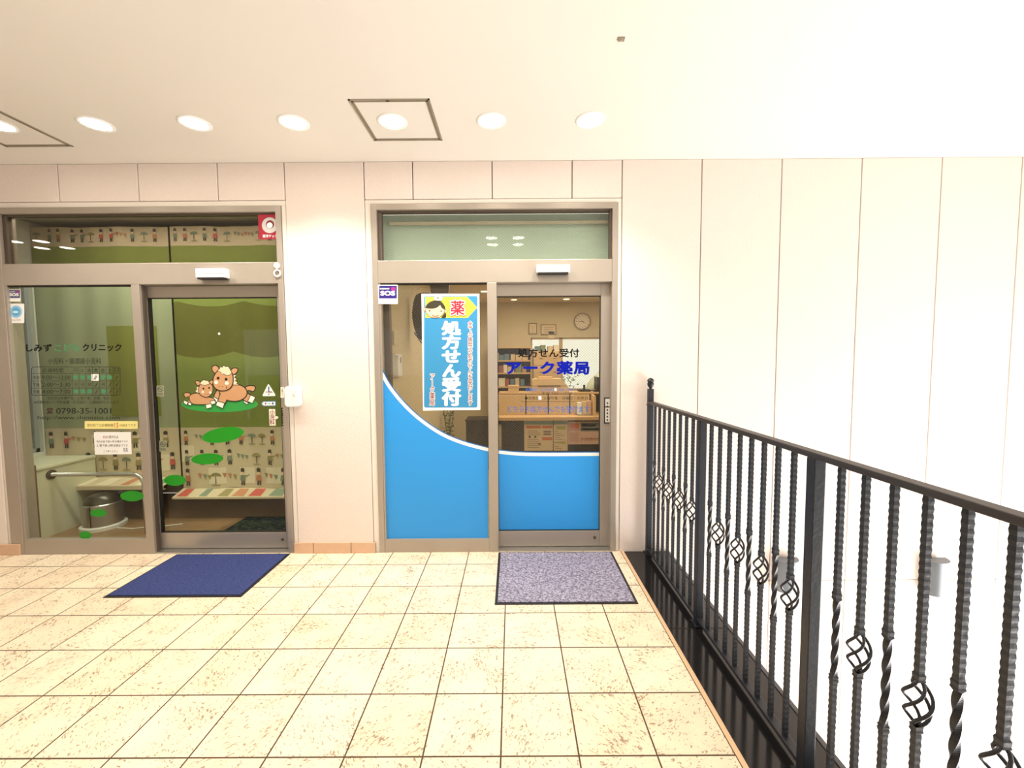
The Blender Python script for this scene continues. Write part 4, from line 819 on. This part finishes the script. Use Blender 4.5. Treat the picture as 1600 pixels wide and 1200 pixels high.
tag(build('round_sticker', fix(poly(NB(), [(q.x, YS2-.001, q.z) for q in (at(x, y, YS2) for x, y in ell(342.5, 521.5, 1.8, 1.8, 12))], 0, .0005)), paper), 'tiny white dot sticker above the horses on the clinic door', 'sticker')

# ================================================================= FITTINGS
def sensor(label, px0, py0, px1, py1):
    a, b2 = at(px0, py0, D-.05), at(px1, py1, D-.05); t = thing('door_sensor', label, 'sensor', ((a.x+b2.x)/2, D, b2.z))
    build('sensor_housing', B(a.x, b2.x, D-.055, D-.0008, b2.z+.012, a.z, b=.006), white, t); build('sensor_window', B(a.x+.012, b2.x-.012, D-.056, D-.01, b2.z, b2.z+.014, b=.003), black, t, label='dark sensor window'); build('cover_seam', B(a.x+.004, b2.x-.004, D-.0565, D-.05, (a.z+b2.z)/2-.001, (a.z+b2.z)/2+.003), M('seam_grey', 170, 170, 168), t)
sensor('white motion sensor above the clinic sliding door', 305.5, 419.5, 352.5, 436); sensor('white motion sensor above the pharmacy sliding door', 838, 413.5, 890.5, 428)
t = thing('hook', 'white stick-on hook with a ring at the right end of the clinic header', 'hook', tuple(at(433, 434, D-.005)))
c = at(433, 415.2, D-.004); build('hook_pad', fix(lathe(NB(), [(0, 0), (.022, 0), (.022, -.008), (.015, -.014), (0, -.014)], c.x, D-.0045, c.z, n=24, axis='Y')), white, t, smooth=True)
c = at(433, 427, D-.012); build('ring', tube(NB(), [(c.x+.024*math.cos(a), D-.012, c.z+.024*math.sin(a)) for a in [2*PI*k/24 for k in range(25)]], .005, 8), white, t)
build('ring_link', B(c.x-.004, c.x+.004, D-.016, D-.008, c.z+.022, c.z+.045), white, t)
a, b2 = at(443.5, 603.5, D-.04), at(469, 636, D-.04)
t = thing('intercom', 'white square intercom unit with rounded corners beside the clinic door', 'intercom', ((a.x+b2.x)/2, D, b2.z))
bm = NB(); poly(bm, [(x, D-.045, z) for x, z in rrect(a.x, b2.z, b2.x, a.z, .028, 6)], 0, .040); bm = fix(bm); bmesh.ops.bevel(bm, geom=[e for e in bm.edges if all(abs(v.co.y-(D-.045)) < 1e-5 for v in e.verts)], offset=.008, segments=3, affect='EDGES'); build('intercom_body', bm, white, t, smooth=True)
build('call_button', B(b2.x-.05, b2.x-.035, D-.048, D-.044, b2.z+.085, b2.z+.105, b=.002), M('button_grey', 206, 206, 204), t)
t = sticker('sticker', 'cream label strip tucked behind the intercom on the clinic jamb', 'sticker', rrect(438.5, 605, 443.8, 621.5, .6), D-.0045, M('tag_cream', 248, 238, 220)); text('printing', '自動ドア', (440, 606.5, 442.3, 619), D-.0045, vinyl_dg, t, vertical=True, lift=.0018)
def pull(label, px0, py0, px1, py1, Y):
    a, b2 = at(px0, py0, Y), at(px1, py1, Y); t = thing('touch_plate', label, 'door plate', ((a.x+b2.x)/2, Y, b2.z))
    build('plate', B(a.x, b2.x, Y-.006, Y, b2.z, a.z, b=.003), black, t); build('white_label', B(a.x+.008, b2.x-.008, Y-.0075, Y-.006, b2.z+.01, a.z-.01), M('label_grey', 214, 212, 206), t)
    bm = NB(); h = a.z-b2.z
    for k in range(6): box(bm, (a.x+b2.x)/2-.006, (a.x+b2.x)/2+.006, Y-.0083, Y-.0075, b2.z+.02+k*.13*h, b2.z+.035+k*.13*h)
    box(bm, a.x+.008, b2.x-.008, Y-.0083, Y-.0075, b2.z+h*.62, b2.z+h*.66); build('printing', bm, aludk, t)
pull('narrow black touch switch with white label on the pharmacy door stile', 943.8, 621, 953.5, 661.5, YS1-.0155); pull('narrow grey touch switch with white label on the clinic door stile', 440, 637, 446.5, 665.5, YS2-.0155)

# ceiling downlights
lamp = M('downlight_glow', 255, 246, 230, emit=30.0)
def downlight(label, x, y, grp='downlights along the shop fronts', power=56, col=(1, .93, .82)):
    t = thing('ceiling_light', label, 'ceiling light', (x, y, 3.016), grp); r = .078
    build('trim_ring', fix(lathe(NB(), [(r-.004, 0), (r+.014, 0), (r+.014, -.003), (r+.006, -.007), (r-.004, -.005)], x, y, 3.016, n=36, cap=False)), white, t, smooth=True)
    build('lamp_lens', fix(lathe(NB(), [(0, -.006), (r*.5, -.005), (r-.004, -.0015), (r-.004, 0)], x, y, 3.016, n=32)), lamp, t)
    l = bpy.data.lights.new('lamp_light', 'SPOT'); l.energy = power; l.color = col; l.spot_size = math.radians(118); l.spot_blend = 0.75; l.shadow_soft_size = .06
    o = bpy.data.objects.new('lamp_light', l); C.objects.link(o); o.parent = t; o.location = (0, 0, -.03); return t
names = ['round ceiling downlight at the far left inside the first hatch frame', 'round ceiling downlight just right of the left hatch frame', 'round ceiling downlight above the clinic sliding door', 'round ceiling downlight above the wall between the two entrances', 'round ceiling downlight inside the square hatch frame', 'round ceiling downlight just right of the square hatch frame', 'rightmost round ceiling downlight, above the pharmacy sliding door']
for k, nme in enumerate(names): downlight(nme, -3.165+.6195*k, 2.69)
k = 0
for cx in (-5.9, -.03):
    for dx in (-.165, .165):
        for dy in (-.15, .15):
            downlight('%s lamp of the four clustered ceiling lamps mirrored in the %s transom glass' % (('front left' if dx < 0 else 'front right') if dy < 0 else ('back left' if dx < 0 else 'back right'), 'clinic' if cx < -3 else 'pharmacy'), cx+dx, 1.15+dy, 'clustered lamps over the walkway', 8)
def hatch(label, x0, x1, y0, y1):
    t = thing('ceiling_hatch', label, 'hatch', ((x0+x1)/2, (y0+y1)/2, 3.016), 'square ceiling hatches'); Z = 3.016
    bm = NB(); f = .012
    def fr(bm, o, f, h):
        for (a, b2, c, d) in ((x0-o, x1+o, y0-o, y0-o+f), (x0-o, x1+o, y1+o-f, y1+o), (x0-o, x0-o+f, y0-o, y1+o), (x1+o-f, x1+o, y0-o, y1+o)): box(bm, a, b2, c, d, Z-h, Z)
    fr(bm, .0, .011, .004); build('outer_frame', bm, mat('hatch_frame', rgb(158, 148, 128), .45, .4), t); bm = NB(); fr(bm, -.013, .012, .0035); build('inner_frame', bm, mat('hatch_frame_dark', rgb(138, 128, 110), .45, .4), t)
    bm = NB(); box(bm, x0+.010, x0+.014, y0+.01, y1-.01, Z-.0005, Z+.001); build('gap', bm, black, t)
    build('latch', B((x0+x1)/2-.02, (x0+x1)/2, y0+.008, y0+.018, Z-.006, Z-.002), black, t)
hatch('square metal-framed ceiling hatch around the fifth downlight', -.876, -.410, 2.462, 2.913); hatch('square metal-framed ceiling hatch at the left edge of the ceiling', -3.43, -2.968, 2.462, 2.955)
t = thing('ceiling_clip', 'tiny grey fixing plate alone on the ceiling near the front', 'fixing', (.572, 2.03, 3.016)); build('clip_plate', B(.558, .588, 2.018, 2.04, 3.009, 3.016, b=.001), mat('hatch_frame', rgb(158, 148, 128)), t); build('clip_screw', fix(lathe(NB(), [(0, -.010), (.004, -.010), (.005, -.007)], .572, 2.03, 3.016, n=10)), steel, t)

# wall lamps over the stair well
def wall_lamp(label, x, z0, z1):
    t = thing('wall_lamp', label, 'wall lamp', (x, D, z0), 'half-round wall lamps in the stair well'); r = .078
    sh = mat('lamp_shade_grey', rgb(104, 108, 114), .45, .2)
    build('shade', fix(lathe(NB(), [(r-.006, 0), (r, 0), (r, z1-z0), (r-.006, z1-z0), (r-.006, 0)], x, D-.022, z0, n=24, a0=PI, a1=2*PI)), sh, t, smooth=True)
    build('top_flange', fix(lathe(NB(), [(0, 0), (r+.02, 0), (r+.02, .005), (0, .005)], x, D-.022, z1, n=24, a0=PI, a1=2*PI)), sh, t)
    build('back_plate', B(x-r, x+r, D-.022, D, z0+.03, z1-.03, b=.002), aludk, t, label='dark back plate')
wall_lamp('half-round grey wall lamp seen between balusters, nearer the pharmacy', 2.185, -.30, -.05); wall_lamp('half-round grey wall lamp farther right, low on the pale wall', 3.355, -.335, -.06)

# ================================================================= BALUSTRADE
XR = 1.11
rail = thing('balustrade', 'black wrought iron balustrade with twisted and basket balusters along the stair well edge', 'railing', (XR, 1.5, 0))
YP0 = 3.172; PER = .8725
posts = [YP0-PER*k for k in range(5)]
hb = NB(); box(hb, XR-.021, XR+.021, posts[-1]-.05, YP0+.018, 1.176, 1.198, b=.004)
build('handrail', hb, mat('handrail_iron', rgb(50, 47, 48), .45, .15, noise=.15, nscale=80), rail)
build('bottom_rail', B(XR-.019, XR+.019, posts[-1]-.05, YP0, .036, .052, b=.003), iron, rail)
for k, y in enumerate(posts):
    z1 = 1.292 if k == 0 else 1.176
    p = build('post', B(XR-.02, XR+.02, y-.02, y+.02, 0.0, z1, b=.003), iron, rail)
    build('base_bracket', B(XR-.03, XR+.03, y-.035, y+.035, 0.0, .008, b=.002), iron, p)
    if k == 0:
        build('finial', fix(lathe(NB(), [(0, 1.290), (.012, 1.292), (.010, 1.300), (.014, 1.304), (.021, 1.314), (.025, 1.328), (.024, 1.338), (.019, 1.343), (.024, 1.347), (.026, 1.356), (.021, 1.367), (.012, 1.374), (0, 1.378)], XR, y, n=24)), iron, p, smooth=True)
        box_ = B(XR-.024, XR+.024, y-.024, y+.024, 1.166, 1.174); build('collar', box_, iron, p)
def bar_mesh(kind):
    bm = NB(); prev = None; z = .05; zs = []
    while z < 1.178: zs.append(z); z += .0055
    zs.append(1.178); sec = (.475, .735) if kind == 't' else (.565, .680)
    def ring(z, h, a):
        return [bm.verts.new((h*math.sqrt(2)*math.cos(a+PI/4+q*PI/2), h*math.sqrt(2)*math.sin(a+PI/4+q*PI/2), z)) for q in range(4)]
    gap = False
    for z in zs:
        inside = sec[0] < z < sec[1]
        if kind == 'b' and inside:
            prev = None; gap = True; continue
        h = .0078+.0006*math.sin(z*2*PI/.021); a = 0
        if kind == 't':
            if inside: a = (z-sec[0])/(sec[1]-sec[0])*1.5*PI*2*.75; h = .0076
            elif z >= sec[1]: a = 1.5*PI*2*.75
            a = round(a/(PI/2))*PI/2 if not inside else a
        for s in sec:
            d = (z-s) if s == sec[1] else (s-z)
            if -0.001 <= d < .022: h = .0096+.0008*math.sin(d*2*PI/.009)
        r = ring(z, h, a)
        if prev:
            for q in range(4): bm.faces.new((prev[q], prev[(q+1) % 4], r[(q+1) % 4], r[q]))
        elif True: bm.faces.new(r[::-1])
        prev = r; last = r
    bm.faces.new(last)
    return bm
def basket_mesh():
    bm = NB()
    for q in range(4):
        pts = []
        for i in range(15):
            u = i/14; rr = .004+.0265*math.sin(PI*u)**.8; a = q*PI/2+u*PI*1.15; pts.append((rr*math.cos(a), rr*math.sin(a), .560+.125*u))
        tube(bm, pts, .0044, 6)
    return bm
def to_mesh(name, bm):
    fix(bm); me = bpy.data.meshes.new(name); bm.to_mesh(me); bm.free(); me.materials.append(iron); return me
mt_, mb_, mk_ = to_mesh('twisted_baluster', bar_mesh('t')), to_mesh('basket_baluster', bar_mesh('b')), to_mesh('basket', basket_mesh())
mb_.name = 'basket_baluster'
for s in range(4):
    for j in range(8):
        y = posts[s]-.1125-.0925*j
        o = bpy.data.objects.new('twisted_baluster' if j % 2 == 0 else 'basket_baluster', mt_ if j % 2 == 0 else mb_); C.objects.link(o); o.parent = rail; o.location = Vector((XR, y, 0))-WL[rail]
        if j % 2:
            b_ = bpy.data.objects.new('basket', mk_); C.objects.link(b_); b_.parent = o
# lower rail brackets on the stone
